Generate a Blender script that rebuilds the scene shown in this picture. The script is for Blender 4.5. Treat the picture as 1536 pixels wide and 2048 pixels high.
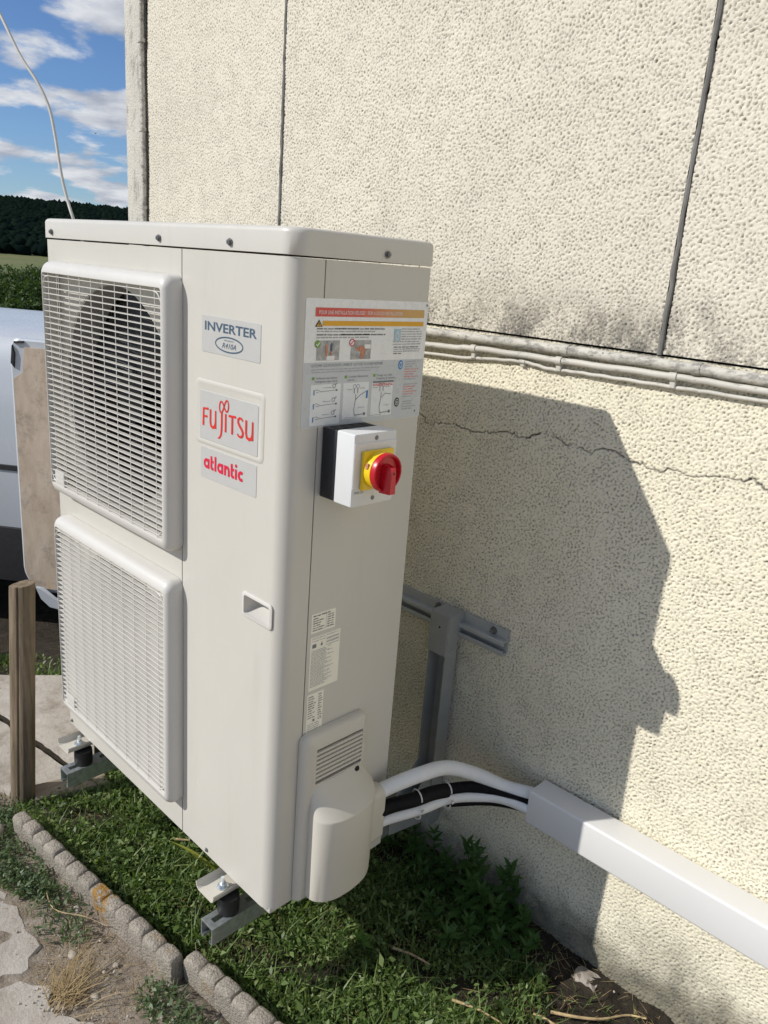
import bpy, bmesh, math, random
import numpy as np
from mathutils import Vector, Matrix, Euler

random.seed(7); rng = np.random.default_rng(11)
S = bpy.context.scene
for o in list(bpy.data.objects): bpy.data.objects.remove(o)
COL = S.collection
RAD = math.radians

# ------------------------------------------------------------------ camera, sky, sun, exposure
cam = bpy.data.objects.new('camera', bpy.data.cameras.new('camera')); COL.objects.link(cam)
cam.location = (0.9893, -1.1208, 1.2428)
cam.rotation_euler = (1.2713, -0.0744, 0.7815)
cam.data.sensor_fit = 'VERTICAL'; cam.data.sensor_height = 36; cam.data.lens = 27.73
cam.data.clip_start = 0.05; cam.data.clip_end = 6000
S.camera = cam

SUN_DIR = Vector((0.61, 1.0, -0.85)).normalized()          # the way the light travels
TO_SUN = -SUN_DIR
SUN_EL = math.asin(TO_SUN.z); SUN_AZ = math.atan2(TO_SUN.x, TO_SUN.y)
world = bpy.data.worlds.new('World'); S.world = world; world.use_nodes = True
wn = world.node_tree; wn.nodes.clear()
def wnode(t, **k):
    n = wn.nodes.new(t)
    for a, b in k.items(): setattr(n, a, b)
    return n
def wmath(op, a, b=None, c=None, clamp=False):
    n = wnode('ShaderNodeMath', operation=op, use_clamp=clamp)
    for i, v in enumerate((a, b, c)):
        if v is None: continue
        if isinstance(v, (int, float)): n.inputs[i].default_value = v
        else: wn.links.new(v, n.inputs[i])
    return n.outputs[0]
sky = wnode('ShaderNodeTexSky', sky_type='NISHITA', sun_disc=False)
sky.sun_elevation = SUN_EL; sky.sun_rotation = SUN_AZ
sky.air_density = 1.0; sky.dust_density = 0.1; sky.ozone_density = 2.2; sky.altitude = 200
tc = wnode('ShaderNodeTexCoord')
sep = wnode('ShaderNodeSeparateXYZ'); wn.links.new(tc.outputs['Generated'], sep.inputs[0])
zc = wmath('MAXIMUM', wmath('ADD', sep.outputs['Z'], 0.16), 0.05)
cx_ = wmath('DIVIDE', sep.outputs['X'], zc); cy_ = wmath('DIVIDE', sep.outputs['Y'], zc)
comb = wnode('ShaderNodeCombineXYZ'); wn.links.new(cx_, comb.inputs[0]); wn.links.new(cy_, comb.inputs[1])
def wnoise(scale, detail, rough, loc=(0, 0, 0), dist=0.0):
    m = wnode('ShaderNodeMapping'); m.inputs['Location'].default_value = loc
    wn.links.new(comb.outputs[0], m.inputs['Vector'])
    n = wnode('ShaderNodeTexNoise'); n.inputs['Scale'].default_value = scale
    n.inputs['Detail'].default_value = detail; n.inputs['Roughness'].default_value = rough
    n.inputs['Distortion'].default_value = dist
    wn.links.new(m.outputs[0], n.inputs['Vector'])
    return n.outputs['Fac']
CLOUD_LOC = (8.4, 3.3, 0.0)
dens = wnoise(2.1, 9.0, 0.55, CLOUD_LOC, 0.15)
mr = wnode('ShaderNodeMapRange', interpolation_type='SMOOTHSTEP')
mr.inputs['From Min'].default_value = 0.465; mr.inputs['From Max'].default_value = 0.57
wn.links.new(dens, mr.inputs['Value'])
cover = wmath('MULTIPLY', mr.outputs[0], 0.96)
shade = wnoise(4.2, 6.0, 0.55, (CLOUD_LOC[0] + 0.25, CLOUD_LOC[1] + 0.3, 0))
cr = wnode('ShaderNodeValToRGB')
cr.color_ramp.elements[0].position = 0.36; cr.color_ramp.elements[0].color = (4.6, 5.0, 5.9, 1)
cr.color_ramp.elements[1].position = 0.62; cr.color_ramp.elements[1].color = (8.6, 8.8, 9.2, 1)
wn.links.new(shade, cr.inputs[0])
skyc = wnode('ShaderNodeMix', data_type='RGBA', blend_type='MULTIPLY'); skyc.inputs[0].default_value = 1.0
wn.links.new(sky.outputs[0], skyc.inputs[6]); skyc.inputs[7].default_value = (0.72, 0.91, 1.22, 1)
mixs = wnode('ShaderNodeMix', data_type='RGBA')
wn.links.new(cover, mixs.inputs[0]); wn.links.new(skyc.outputs[2], mixs.inputs[6]); wn.links.new(cr.outputs[0], mixs.inputs[7])
bg = wnode('ShaderNodeBackground'); bg.inputs['Strength'].default_value = 0.087
wn.links.new(mixs.outputs[2], bg.inputs['Color'])
wo = wnode('ShaderNodeOutputWorld'); wn.links.new(bg.outputs[0], wo.inputs['Surface'])

sun = bpy.data.objects.new('sun', bpy.data.lights.new('sun', 'SUN')); COL.objects.link(sun)
sun.data.energy = 4.1; sun.data.angle = RAD(0.53); sun.data.color = (1.0, 0.965, 0.915)
sun.rotation_euler = SUN_DIR.to_track_quat('-Z', 'Y').to_euler(); sun.location = (-4, -7, 8)

S.view_settings.view_transform = 'Standard'; S.view_settings.look = 'None'
S.view_settings.exposure = 0.0; S.view_settings.gamma = 1.0; S.view_settings.use_curve_mapping = False
S.render.engine = 'CYCLES'
S.cycles.max_bounces = 8; S.cycles.diffuse_bounces = 5

# ------------------------------------------------------------------ material helpers
class NT:
    def __init__(s, name):
        s.m = bpy.data.materials.new(name); s.m.use_nodes = True
        s.t = s.m.node_tree; s.b = s.t.nodes['Principled BSDF']; s.out = s.t.nodes['Material Output']
        s._co = None
    def n(s, t, **k):
        n = s.t.nodes.new(t)
        for a, b in k.items(): setattr(n, a, b)
        return n
    def link(s, a, b): s.t.links.new(a, b)
    def co(s):
        if s._co is None:
            g = s.n('ShaderNodeNewGeometry'); s._co = g.outputs['Position']
        return s._co
    def noise(s, scale, detail=4, rough=0.55, stretch=None, dist=0.0, out='Fac'):
        v = s.co()
        if stretch:
            m = s.n('ShaderNodeMapping'); m.inputs['Scale'].default_value = stretch; s.link(v, m.inputs[0]); v = m.outputs[0]
        n = s.n('ShaderNodeTexNoise'); n.inputs['Scale'].default_value = scale; n.inputs['Detail'].default_value = detail
        n.inputs['Roughness'].default_value = rough; n.inputs['Distortion'].default_value = dist
        s.link(v, n.inputs['Vector']); return n.outputs[out]
    def vor(s, scale, feature='F1', out='Distance'):
        n = s.n('ShaderNodeTexVoronoi', feature=feature); n.inputs['Scale'].default_value = scale
        s.link(s.co(), n.inputs['Vector']); return n.outputs[out]
    def ramp(s, fac, *stops):
        r = s.n('ShaderNodeValToRGB'); e = r.color_ramp.elements
        while len(e) < len(stops): e.new(0.5)
        for i, (p, c) in enumerate(stops):
            e[i].position = p; e[i].color = (*c, 1) if not isinstance(c, (int, float)) else (c, c, c, 1)
        s.link(fac, r.inputs[0]); return r.outputs[0]
    def mix(s, fac, a, b, blend='MIX'):
        n = s.n('ShaderNodeMix', data_type='RGBA', blend_type=blend)
        for i, v in ((0, fac), (6, a), (7, b)):
            if isinstance(v, (int, float)): n.inputs[i].default_value = v
            elif isinstance(v, tuple): n.inputs[i].default_value = (*v, 1)
            else: s.link(v, n.inputs[i])
        return n.outputs[2]
    def math(s, op, a, b=None, c=None, clamp=False):
        n = s.n('ShaderNodeMath', operation=op, use_clamp=clamp)
        for i, v in enumerate((a, b, c)):
            if v is None: continue
            if isinstance(v, (int, float)): n.inputs[i].default_value = v
            else: s.link(v, n.inputs[i])
        return n.outputs[0]
    def sstep(s, v, lo, hi):
        n = s.n('ShaderNodeMapRange', interpolation_type='SMOOTHSTEP')
        n.inputs['From Min'].default_value = lo; n.inputs['From Max'].default_value = hi
        s.link(v, n.inputs['Value']); return n.outputs[0]
    def xyz(s):
        n = s.n('ShaderNodeSeparateXYZ'); s.link(s.co(), n.inputs[0]); return n.outputs
    def bump(s, h, strength=0.3, dist=0.002):
        n = s.n('ShaderNodeBump'); n.inputs['Strength'].default_value = strength; n.inputs['Distance'].default_value = dist
        s.link(h, n.inputs['Height']); s.link(n.outputs[0], s.b.inputs['Normal'])
    def col(s, c):
        if isinstance(c, tuple): s.b.inputs['Base Color'].default_value = (*c, 1)
        else: s.link(c, s.b.inputs['Base Color'])
    def rough(s, r):
        if isinstance(r, (int, float)): s.b.inputs['Roughness'].default_value = r
        else: s.link(r, s.b.inputs['Roughness'])
    def spec(s, v): s.b.inputs['Specular IOR Level'].default_value = v
    def metal(s, v): s.b.inputs['Metallic'].default_value = v

M = {}
def simple(name, c, r=0.5, metal=0.0, var=0.06, scale=40, bump=0.0, bscale=300, spec=0.5):
    n = NT(name)
    lo = tuple(max(0, v * (1 - var)) for v in c); hi = tuple(min(1, v * (1 + var)) for v in c)
    n.col(n.ramp(n.noise(scale, 5), (0.3, lo), (0.7, hi)))
    n.rough(n.ramp(n.noise(scale * 1.7, 3), (0.3, max(0.02, r - 0.06)), (0.7, min(1, r + 0.06))))
    n.metal(metal); n.spec(spec)
    if bump: n.bump(n.noise(bscale, 3), bump, 0.001)
    M[name] = n.m
    return n
n = NT('casing_paint'); p = n.xyz()
c = n.ramp(n.noise(5, 5), (0.3, (0.55, 0.528, 0.468)), (0.7, (0.57, 0.548, 0.488)))
c = n.mix(n.math('MULTIPLY', n.sstep(n.noise(26, 7, 0.7, (1, 1, 0.12)), 0.52, 0.80), 0.16), c, (0.40, 0.365, 0.29))          # faint rain streaks
c = n.mix(n.math('MULTIPLY', n.sstep(n.noise(420, 3, 0.6), 0.66, 0.74), 0.10), c, (0.30, 0.27, 0.22))                       # dust specks
n.col(c); n.rough(n.ramp(n.noise(11, 6, 0.65), (0.3, 0.30), (0.7, 0.46))); n.bump(n.math('ADD', n.noise(900, 2), n.math('MULTIPLY', n.noise(7, 2), 6.0)), 0.05, 0.001); M['casing_paint'] = n.m
simple('grille_plastic', (0.60, 0.58, 0.53), 0.42, var=0.015, scale=8)
simple('cover_plastic', (0.575, 0.545, 0.465), 0.45, var=0.015, scale=9, bump=0.06, bscale=1500)
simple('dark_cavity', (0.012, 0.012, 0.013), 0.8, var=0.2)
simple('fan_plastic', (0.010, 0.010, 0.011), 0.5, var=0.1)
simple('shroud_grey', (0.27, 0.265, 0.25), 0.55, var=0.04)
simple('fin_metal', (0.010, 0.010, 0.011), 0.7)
simple('screw_metal', (0.20, 0.20, 0.20), 0.35, metal=0.5, var=0.3, scale=300)
simple('zinc_bolt', (0.62, 0.68, 0.72), 0.3, metal=0.9, var=0.1, scale=300)
simple('label_silver', (0.475, 0.47, 0.445), 0.34, var=0.02)
simple('label_white', (0.86, 0.83, 0.70), 0.5, var=0.02)
simple('sticker_film', (0.78, 0.79, 0.77), 0.28, var=0.02)
simple('sticker_grey', (0.52, 0.55, 0.56), 0.3, var=0.02)
simple('sticker_panel', (0.74, 0.76, 0.76), 0.3, var=0.02)
simple('ink_grey', (0.16, 0.17, 0.18), 0.5, var=0.05)
simple('ink_light', (0.36, 0.37, 0.38), 0.5, var=0.05)
simple('ink_black', (0.02, 0.02, 0.022), 0.5, var=0.05)
simple('ink_slate', (0.06, 0.10, 0.15), 0.45, var=0.05)
simple('ink_red', (0.62, 0.03, 0.025), 0.4, var=0.05)
simple('ink_crimson', (0.62, 0.015, 0.05), 0.4, var=0.05)
simple('ink_pink', (0.62, 0.24, 0.22), 0.5, var=0.05)
simple('ink_orange', (0.70, 0.36, 0.015), 0.4, var=0.03)
simple('ink_blue', (0.03, 0.20, 0.48), 0.4, var=0.05)
simple('ink_paleblue', (0.36, 0.52, 0.60), 0.4, var=0.05)
simple('ink_green', (0.16, 0.33, 0.05), 0.4, var=0.05)
simple('ink_skin', (0.52, 0.22, 0.13), 0.5, var=0.35, scale=300)
simple('ink_photo', (0.36, 0.36, 0.35), 0.4, var=0.35, scale=120)
simple('ink_white', (0.78, 0.78, 0.76), 0.4, var=0.02)
simple('switch_black', (0.012, 0.014, 0.018), 0.42, var=0.2)
simple('switch_white', (0.66, 0.67, 0.66), 0.4, var=0.01)
simple('switch_yellow', (0.80, 0.56, 0.01), 0.35, var=0.03)
simple('switch_red', (0.50, 0.006, 0.016), 0.28, var=0.05)
simple('rubber', (0.012, 0.012, 0.012), 0.6, var=0.2)
simple('insulation_white', (0.72, 0.73, 0.72), 0.55, var=0.03, scale=60, bump=0.12, bscale=700)
simple('black_sleeve', (0.005, 0.005, 0.006), 0.65, var=0.2, bump=0.2, bscale=900, spec=0.2)
simple('tie_white', (0.62, 0.60, 0.55), 0.4)
simple('trunk_pvc', (0.69, 0.68, 0.655), 0.36, var=0.012, scale=5)
simple('bracket_paint', (0.31, 0.315, 0.295), 0.42, var=0.05, scale=30)
n = simple('galvanised', (0.42, 0.45, 0.45), 0.42, metal=0.75, var=0.22, scale=90)
simple('rail_alu', (0.40, 0.415, 0.395), 0.45, metal=0.15, var=0.05)
n = NT('gradient_bar')                                       # printed red-to-gold gradient
y = n.xyz()['Y']
n.col(n.ramp(n.math('MULTIPLY_ADD', y, 1 / 0.222, 0.272 / 0.222), (0.0, (0.62, 0.075, 0.06)), (0.45, (0.62, 0.11, 0.075)), (0.75, (0.62, 0.27, 0.10)), (1.0, (0.58, 0.36, 0.12))))
n.rough(0.35); M['gradient_bar'] = n.m

# roughcast wall ------------------------------------------------------------
def wall_mat(name, base, dirt, dark_lo, speck=True):
    n = NT(name); z = n.xyz()
    big = n.noise(1.3, 5, 0.6)
    c = n.ramp(big, (0.3, tuple(v * 0.93 for v in base)), (0.7, tuple(min(1, v * 1.04) for v in base)))
    c = n.mix(n.math('MULTIPLY', n.sstep(n.noise(5.5, 8, 0.7, (1, 1, 0.45)), 0.5, 0.78), 0.35), c, dirt)
    cloud = n.sstep(n.noise(2.4, 7, 0.65, (1, 1, 0.7)), 0.40, 0.72)
    c = n.mix(n.math('MULTIPLY', cloud, 0.20), c, tuple(v * 0.86 for v in dirt))
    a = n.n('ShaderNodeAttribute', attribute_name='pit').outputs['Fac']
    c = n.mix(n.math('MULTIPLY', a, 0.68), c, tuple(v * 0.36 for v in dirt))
    c = n.mix(n.math('MULTIPLY', n.sstep(n.noise(260, 4, 0.65), 0.52, 0.72), 0.16), c, tuple(v * 0.7 for v in dirt))
    # black weathering just above the joint (upper panels) and along the foot of the wall
    m1 = n.math('MULTIPLY', n.sstep(z['Z'], 1.27, 1.12), n.sstep(n.math('ADD', n.noise(9, 7, 0.7, (1, 1, 0.6)), n.math('MULTIPLY', n.noise(150, 4, 0.7), 0.55)), 0.64, 0.90))
    m1 = n.math('MULTIPLY', m1, n.math('GREATER_THAN', z['Z'], 1.12))
    c = n.mix(n.math('MULTIPLY', m1, 0.85), c, (0.085, 0.08, 0.07))
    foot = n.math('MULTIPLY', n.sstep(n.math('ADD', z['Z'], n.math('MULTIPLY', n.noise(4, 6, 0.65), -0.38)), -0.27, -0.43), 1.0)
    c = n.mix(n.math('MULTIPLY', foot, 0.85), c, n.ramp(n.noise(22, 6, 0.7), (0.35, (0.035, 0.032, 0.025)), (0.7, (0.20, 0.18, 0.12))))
    cr = n.n('ShaderNodeAttribute', attribute_name='crack').outputs['Fac']
    c = n.mix(n.math('MULTIPLY', cr, n.sstep(n.noise(60, 4, 0.6), 0.34, 0.52)), c, (0.06, 0.055, 0.045))
    n.col(c); n.rough(0.92); n.spec(0.2)
    n.bump(n.math('ADD', n.noise(480, 4, 0.65), n.math('MULTIPLY', n.noise(210, 3, 0.6), 0.8)), 0.5, 0.0011)
    M[name] = n.m
wall_mat('roughcast_upper', (0.73, 0.68, 0.56), (0.48, 0.44, 0.365), 0)
wall_mat('roughcast_lower', (0.82, 0.765, 0.595), (0.50, 0.455, 0.35), 0)
n = NT('painted_trim')
c = n.ramp(n.noise(3, 5), (0.3, (0.56, 0.53, 0.45)), (0.7, (0.64, 0.61, 0.53)))
c = n.mix(n.math('MULTIPLY', n.sstep(n.noise(38, 7, 0.7, (1, 1, 0.35)), 0.50, 0.66), 0.75), c, (0.27, 0.25, 0.215))
n.col(c); n.rough(0.8); n.bump(n.noise(110, 7, 0.7), 1.0, 0.006); M['painted_trim'] = n.m
n = NT('old_conduit')
c = n.ramp(n.noise(9, 6), (0.3, (0.46, 0.44, 0.38)), (0.7, (0.60, 0.57, 0.49)))
c = n.mix(n.math('MULTIPLY', n.sstep(n.noise(60, 8, 0.75, (0.5, 1, 1)), 0.44, 0.62), 0.8), c, (0.17, 0.16, 0.145))
c = n.mix(n.math('MULTIPLY', n.sstep(n.noise(150, 3, 0.6), 0.62, 0.72), 0.7), c, (0.05, 0.05, 0.045))
n.col(c); n.rough(0.7); n.bump(n.noise(140, 6, 0.65), 0.5, 0.0015); M['old_conduit'] = n.m
n = NT('old_conduit_pale')
c = n.ramp(n.noise(9, 6), (0.3, (0.47, 0.45, 0.39)), (0.7, (0.58, 0.555, 0.485)))
c = n.mix(n.math('MULTIPLY', n.sstep(n.noise(70, 8, 0.75, (0.4, 1, 1)), 0.53, 0.66), 0.75), c, (0.18, 0.17, 0.15))
n.col(c); n.rough(0.6); n.bump(n.noise(140, 6, 0.65), 0.3, 0.001); M['old_conduit_pale'] = n.m
simple('joint_seal', (0.16, 0.155, 0.14), 0.8, var=0.35, scale=25, bump=0.6, bscale=150)
simple('joint_black', (0.02, 0.02, 0.02), 0.9, var=0.3)

# ground, stone, timber -----------------------------------------------------
n = NT('soil'); p = n.xyz()
dry = n.ramp(n.noise(30, 8, 0.7), (0.25, (0.16, 0.125, 0.09)), (0.5, (0.32, 0.265, 0.205)), (0.75, (0.48, 0.42, 0.345)))
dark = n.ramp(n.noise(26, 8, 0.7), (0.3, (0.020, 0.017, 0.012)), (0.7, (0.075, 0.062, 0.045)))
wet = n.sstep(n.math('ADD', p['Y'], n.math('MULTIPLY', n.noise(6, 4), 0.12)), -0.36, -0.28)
far = n.math('SUBTRACT', 1.0, n.sstep(n.math('ADD', p['X'], n.math('MULTIPLY', n.noise(3, 4), 0.3)), -1.45, -1.20))  # shade over the bank painted in as dark soil
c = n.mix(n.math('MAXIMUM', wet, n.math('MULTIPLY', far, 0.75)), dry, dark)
grassy = n.ramp(n.noise(0.06, 6, 0.65), (0.35, (0.045, 0.075, 0.018)), (0.6, (0.085, 0.11, 0.035)))
field = n.ramp(n.noise(0.02, 4, 0.6), (0.4, (0.13, 0.155, 0.06)), (0.6, (0.17, 0.17, 0.075)))
q = n.math('ADD', n.math('MULTIPLY', p['X'], -0.93), n.math('MULTIPLY', p['Y'], 0.36))
bounce_ground = n.math('MAXIMUM', n.sstep(p['X'], 0.95, 1.15), n.math('SUBTRACT', 1.0, n.sstep(p['Y'], -1.05, -0.75)))  # unseen pale ground, added to bounce warm light onto shaded faces
c = n.mix(bounce_ground, c, n.ramp(n.noise(7, 7, 0.65), (0.3, (0.42, 0.36, 0.28)), (0.7, (0.56, 0.49, 0.39))))
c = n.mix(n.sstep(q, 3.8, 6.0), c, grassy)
c = n.mix(n.sstep(q, 130, 170), c, field)
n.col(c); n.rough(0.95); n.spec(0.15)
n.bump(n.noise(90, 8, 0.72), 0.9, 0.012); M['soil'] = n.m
n = NT('slab_concrete')
c = n.ramp(n.noise(7, 8, 0.65), (0.28, (0.30, 0.26, 0.21)), (0.5, (0.43, 0.39, 0.335)), (0.72, (0.53, 0.49, 0.43)))
c = n.mix(n.math('MULTIPLY', n.sstep(n.noise(140, 5, 0.7), 0.55, 0.75), 0.5), c, (0.22, 0.19, 0.15))
c = n.mix(n.math('MULTIPLY', n.sstep(n.noise(9, 9, 0.72), 0.50, 0.68), 0.7), c, (0.24, 0.195, 0.15))
n.col(c); n.rough(0.9); n.spec(0.2); n.bump(n.noise(70, 9, 0.7), 0.7, 0.006); M['slab_concrete'] = n.m
n = NT('edging_concrete')
v = n.vor(230, out='Color')
c = n.ramp(n.noise(12, 6), (0.3, (0.25, 0.22, 0.175)), (0.7, (0.40, 0.355, 0.285)))
c = n.mix(0.35, c, n.ramp(n.noise(320, 2), (0.35, (0.12, 0.10, 0.085)), (0.65, (0.62, 0.57, 0.49))))
li = n.sstep(n.noise(11, 6, 0.6), 0.60, 0.66)
pz = n.xyz()
lx = n.math('MULTIPLY', n.math('SUBTRACT', 1.0, n.sstep(n.math('ABSOLUTE', n.math('SUBTRACT', pz['X'], -0.49)), 0.015, 0.05)), n.sstep(n.noise(40, 6, 0.65), 0.51, 0.57))
c = n.mix(n.math('MULTIPLY', n.math('MAXIMUM', lx, n.math('MULTIPLY', li, 0.25)), 0.9), c, n.ramp(n.noise(60, 3), (0.4, (0.28, 0.14, 0.02)), (0.6, (0.44, 0.24, 0.05))))
n.col(c); n.rough(0.95); n.spec(0.15); n.bump(n.math('ADD', n.noise(210, 6, 0.7), n.math('MULTIPLY', n.vor(160), 0.6)), 0.9, 0.004); M['edging_concrete'] = n.m
def wood(name, lo, hi, green=0.0, stretch=(1, 1, 0.06), sc=70):
    n = NT(name)
    c = n.ramp(n.noise(sc, 7, 0.65, stretch, 0.4), (0.3, lo), (0.68, hi))
    c = n.mix(n.math('MULTIPLY', n.sstep(n.noise(5, 6, 0.6), 0.5, 0.7), 0.35), c, tuple(v * 0.55 for v in lo))
    if green: c = n.mix(green, c, (0.16, 0.17, 0.06))
    n.col(c); n.rough(0.85); n.spec(0.2); n.bump(n.noise(sc * 1.3, 7, 0.7, stretch, 0.4), 0.6, 0.003); M[name] = n.m
wood('post_wood', (0.09, 0.066, 0.043), (0.28, 0.215, 0.15), 0.05)
wood('old_board', (0.20, 0.16, 0.115), (0.36, 0.30, 0.22), 0, (1, 0.08, 1))
n = NT('plywood')
c = n.ramp(n.noise(14, 7, 0.65, (1, 1, 0.35), 0.5), (0.28, (0.44, 0.35, 0.26)), (0.5, (0.55, 0.445, 0.34)), (0.72, (0.63, 0.53, 0.42)))
c = n.mix(n.math('MULTIPLY', n.sstep(n.noise(8, 9, 0.78), 0.48, 0.68), 0.65), c, (0.22, 0.175, 0.135))
c = n.mix(n.math('MULTIPLY', n.sstep(n.noise(25, 4, 0.6, (1, 1, 0.15)), 0.66, 0.74), 0.5), c, (0.55, 0.36, 0.12))
n.col(c); n.rough(0.8); n.bump(n.noise(60, 6), 0.3, 0.002); M['plywood'] = n.m
simple('van_white', (0.50, 0.53, 0.56), 0.28, var=0.04, scale=3)
simple('van_black', (0.02, 0.02, 0.022), 0.55, var=0.2)
simple('van_glass', (0.03, 0.04, 0.045), 0.08, var=0.1)
simple('tyre', (0.015, 0.015, 0.015), 0.8, var=0.2)
simple('rim_steel', (0.35, 0.35, 0.36), 0.4, metal=0.6)
simple('cable_sheath', (0.56, 0.54, 0.49), 0.5, var=0.05)
simple('stone_pale', (0.44, 0.39, 0.32), 0.9, var=0.25, scale=90, bump=0.5, bscale=250)
simple('straw', (0.45, 0.33, 0.17), 0.8, var=0.3, scale=60)
simple('dead_twig', (0.38, 0.28, 0.17), 0.85, var=0.3, scale=60)
simple('bird_dark', (0.02, 0.02, 0.02), 0.8)

def leafmat(name, stops, trans=0.35, rough=0.45, patch=6):
    n = NT(name)
    r = n.n('ShaderNodeNewGeometry').outputs['Random Per Island']
    f = n.math('ADD', n.math('MULTIPLY', r, 0.6), n.math('MULTIPLY', n.noise(patch, 4), 0.4))
    c = n.ramp(f, *stops)
    n.col(c); n.rough(rough); n.spec(0.35)
    tr = n.n('ShaderNodeBsdfTranslucent'); n.link(n.mix(1.0, c, (1.1, 1.25, 0.5), 'MULTIPLY'), tr.inputs[0])
    mx = n.n('ShaderNodeMixShader'); mx.inputs[0].default_value = trans
    n.link(n.b.outputs[0], mx.inputs[1]); n.link(tr.outputs[0], mx.inputs[2]); n.link(mx.outputs[0], n.out.inputs[0])
    M[name] = n.m
leafmat('grass_leaf', ((0.12, (0.04, 0.07, 0.018)), (0.42, (0.115, 0.185, 0.045)), (0.70, (0.20, 0.28, 0.085)), (0.86, (0.33, 0.37, 0.16)), (0.93, (0.46, 0.40, 0.22))), 0.35)
leafmat('weed_leaf', ((0.15, (0.06, 0.10, 0.042)), (0.5, (0.115, 0.17, 0.075)), (0.9, (0.22, 0.27, 0.14))), 0.35)
leafmat('nettle_leaf', ((0.2, (0.035, 0.085, 0.018)), (0.8, (0.075, 0.16, 0.035))), 0.35)
leafmat('bright_leaf', ((0.2, (0.09, 0.20, 0.03)), (0.8, (0.13, 0.26, 0.05))), 0.4)
leafmat('yellow_leaf', ((0.2, (0.32, 0.36, 0.05)), (0.8, (0.42, 0.42, 0.09))), 0.4)
leafmat('straw_leaf', ((0.1, (0.22, 0.145, 0.07)), (0.5, (0.36, 0.26, 0.13)), (0.9, (0.50, 0.39, 0.22))), 0.2, 0.7)
leafmat('bush_leaf', ((0.2, (0.030, 0.055, 0.012)), (0.5, (0.055, 0.095, 0.022)), (0.9, (0.10, 0.14, 0.035))), 0.3, 0.6, 0.7)
leafmat('shaded_forest_leaf', ((0.2, (0.004, 0.009, 0.008)), (0.8, (0.010, 0.018, 0.012))), 0.05, 0.8, 0.02)  # near-black base colour stands in for cloud shadow over the wood
M['shaded_forest_leaf'].node_tree.nodes['Principled BSDF'].inputs['Specular IOR Level'].default_value = 0.0

# ------------------------------------------------------------------ object helpers
WT = {}                                                      # world translation of every built object
def _link(o, parent):
    COL.objects.link(o)
    if parent is not None:
        o.parent = parent; o.matrix_parent_inverse = Matrix.Translation(-WT[parent.name])
    return o
def meta(o, label=None, cat=None, group=None, kind=None):
    if label: o['label'] = label
    if cat: o['category'] = cat
    if group: o['group'] = group
    if kind: o['kind'] = kind
    return o
def thing(name, loc, label, cat, group=None):
    o = bpy.data.objects.new(name, None); o.empty_display_size = 0.05; COL.objects.link(o)
    o.location = loc; WT[o.name] = Vector(loc)
    return meta(o, label, cat, group)
def finish(me, mat, smooth=True, ang=32):
    me.materials.append(M[mat] if isinstance(mat, str) else mat)
    if smooth:
        me.polygons.foreach_set('use_smooth', [True] * len(me.polygons)); me.set_sharp_from_angle(angle=RAD(ang))
    me.update(); return me
def build(name, verts, faces, mat, parent=None, smooth=True, ang=32, origin=None):
    """One mesh object from world-space vertices; its origin sits in its own middle (or at its base)."""
    v = np.asarray(verts, dtype=float)
    c = (v.min(0) + v.max(0)) / 2
    if origin == 'base': c[2] = v[:, 2].min()
    me = bpy.data.meshes.new(name); me.from_pydata((v - c).tolist(), [], [list(map(int, f)) for f in faces]); me.validate()
    bm = bmesh.new(); bm.from_mesh(me); bmesh.ops.recalc_face_normals(bm, faces=bm.faces[:]); bm.to_mesh(me); bm.free()
    finish(me, mat, smooth, ang)
    o = bpy.data.objects.new(name, me); o.location = c; _link(o, parent); WT[o.name] = Vector(c)
    return o
def inst(name, src, loc, parent=None, rot=None, scale=None):
    o = bpy.data.objects.new(name, src.data if hasattr(src, 'data') else src); o.location = loc
    if rot is not None: o.rotation_euler = rot
    if scale is not None: o.scale = scale
    _link(o, parent); WT[o.name] = Vector(loc); return o
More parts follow.
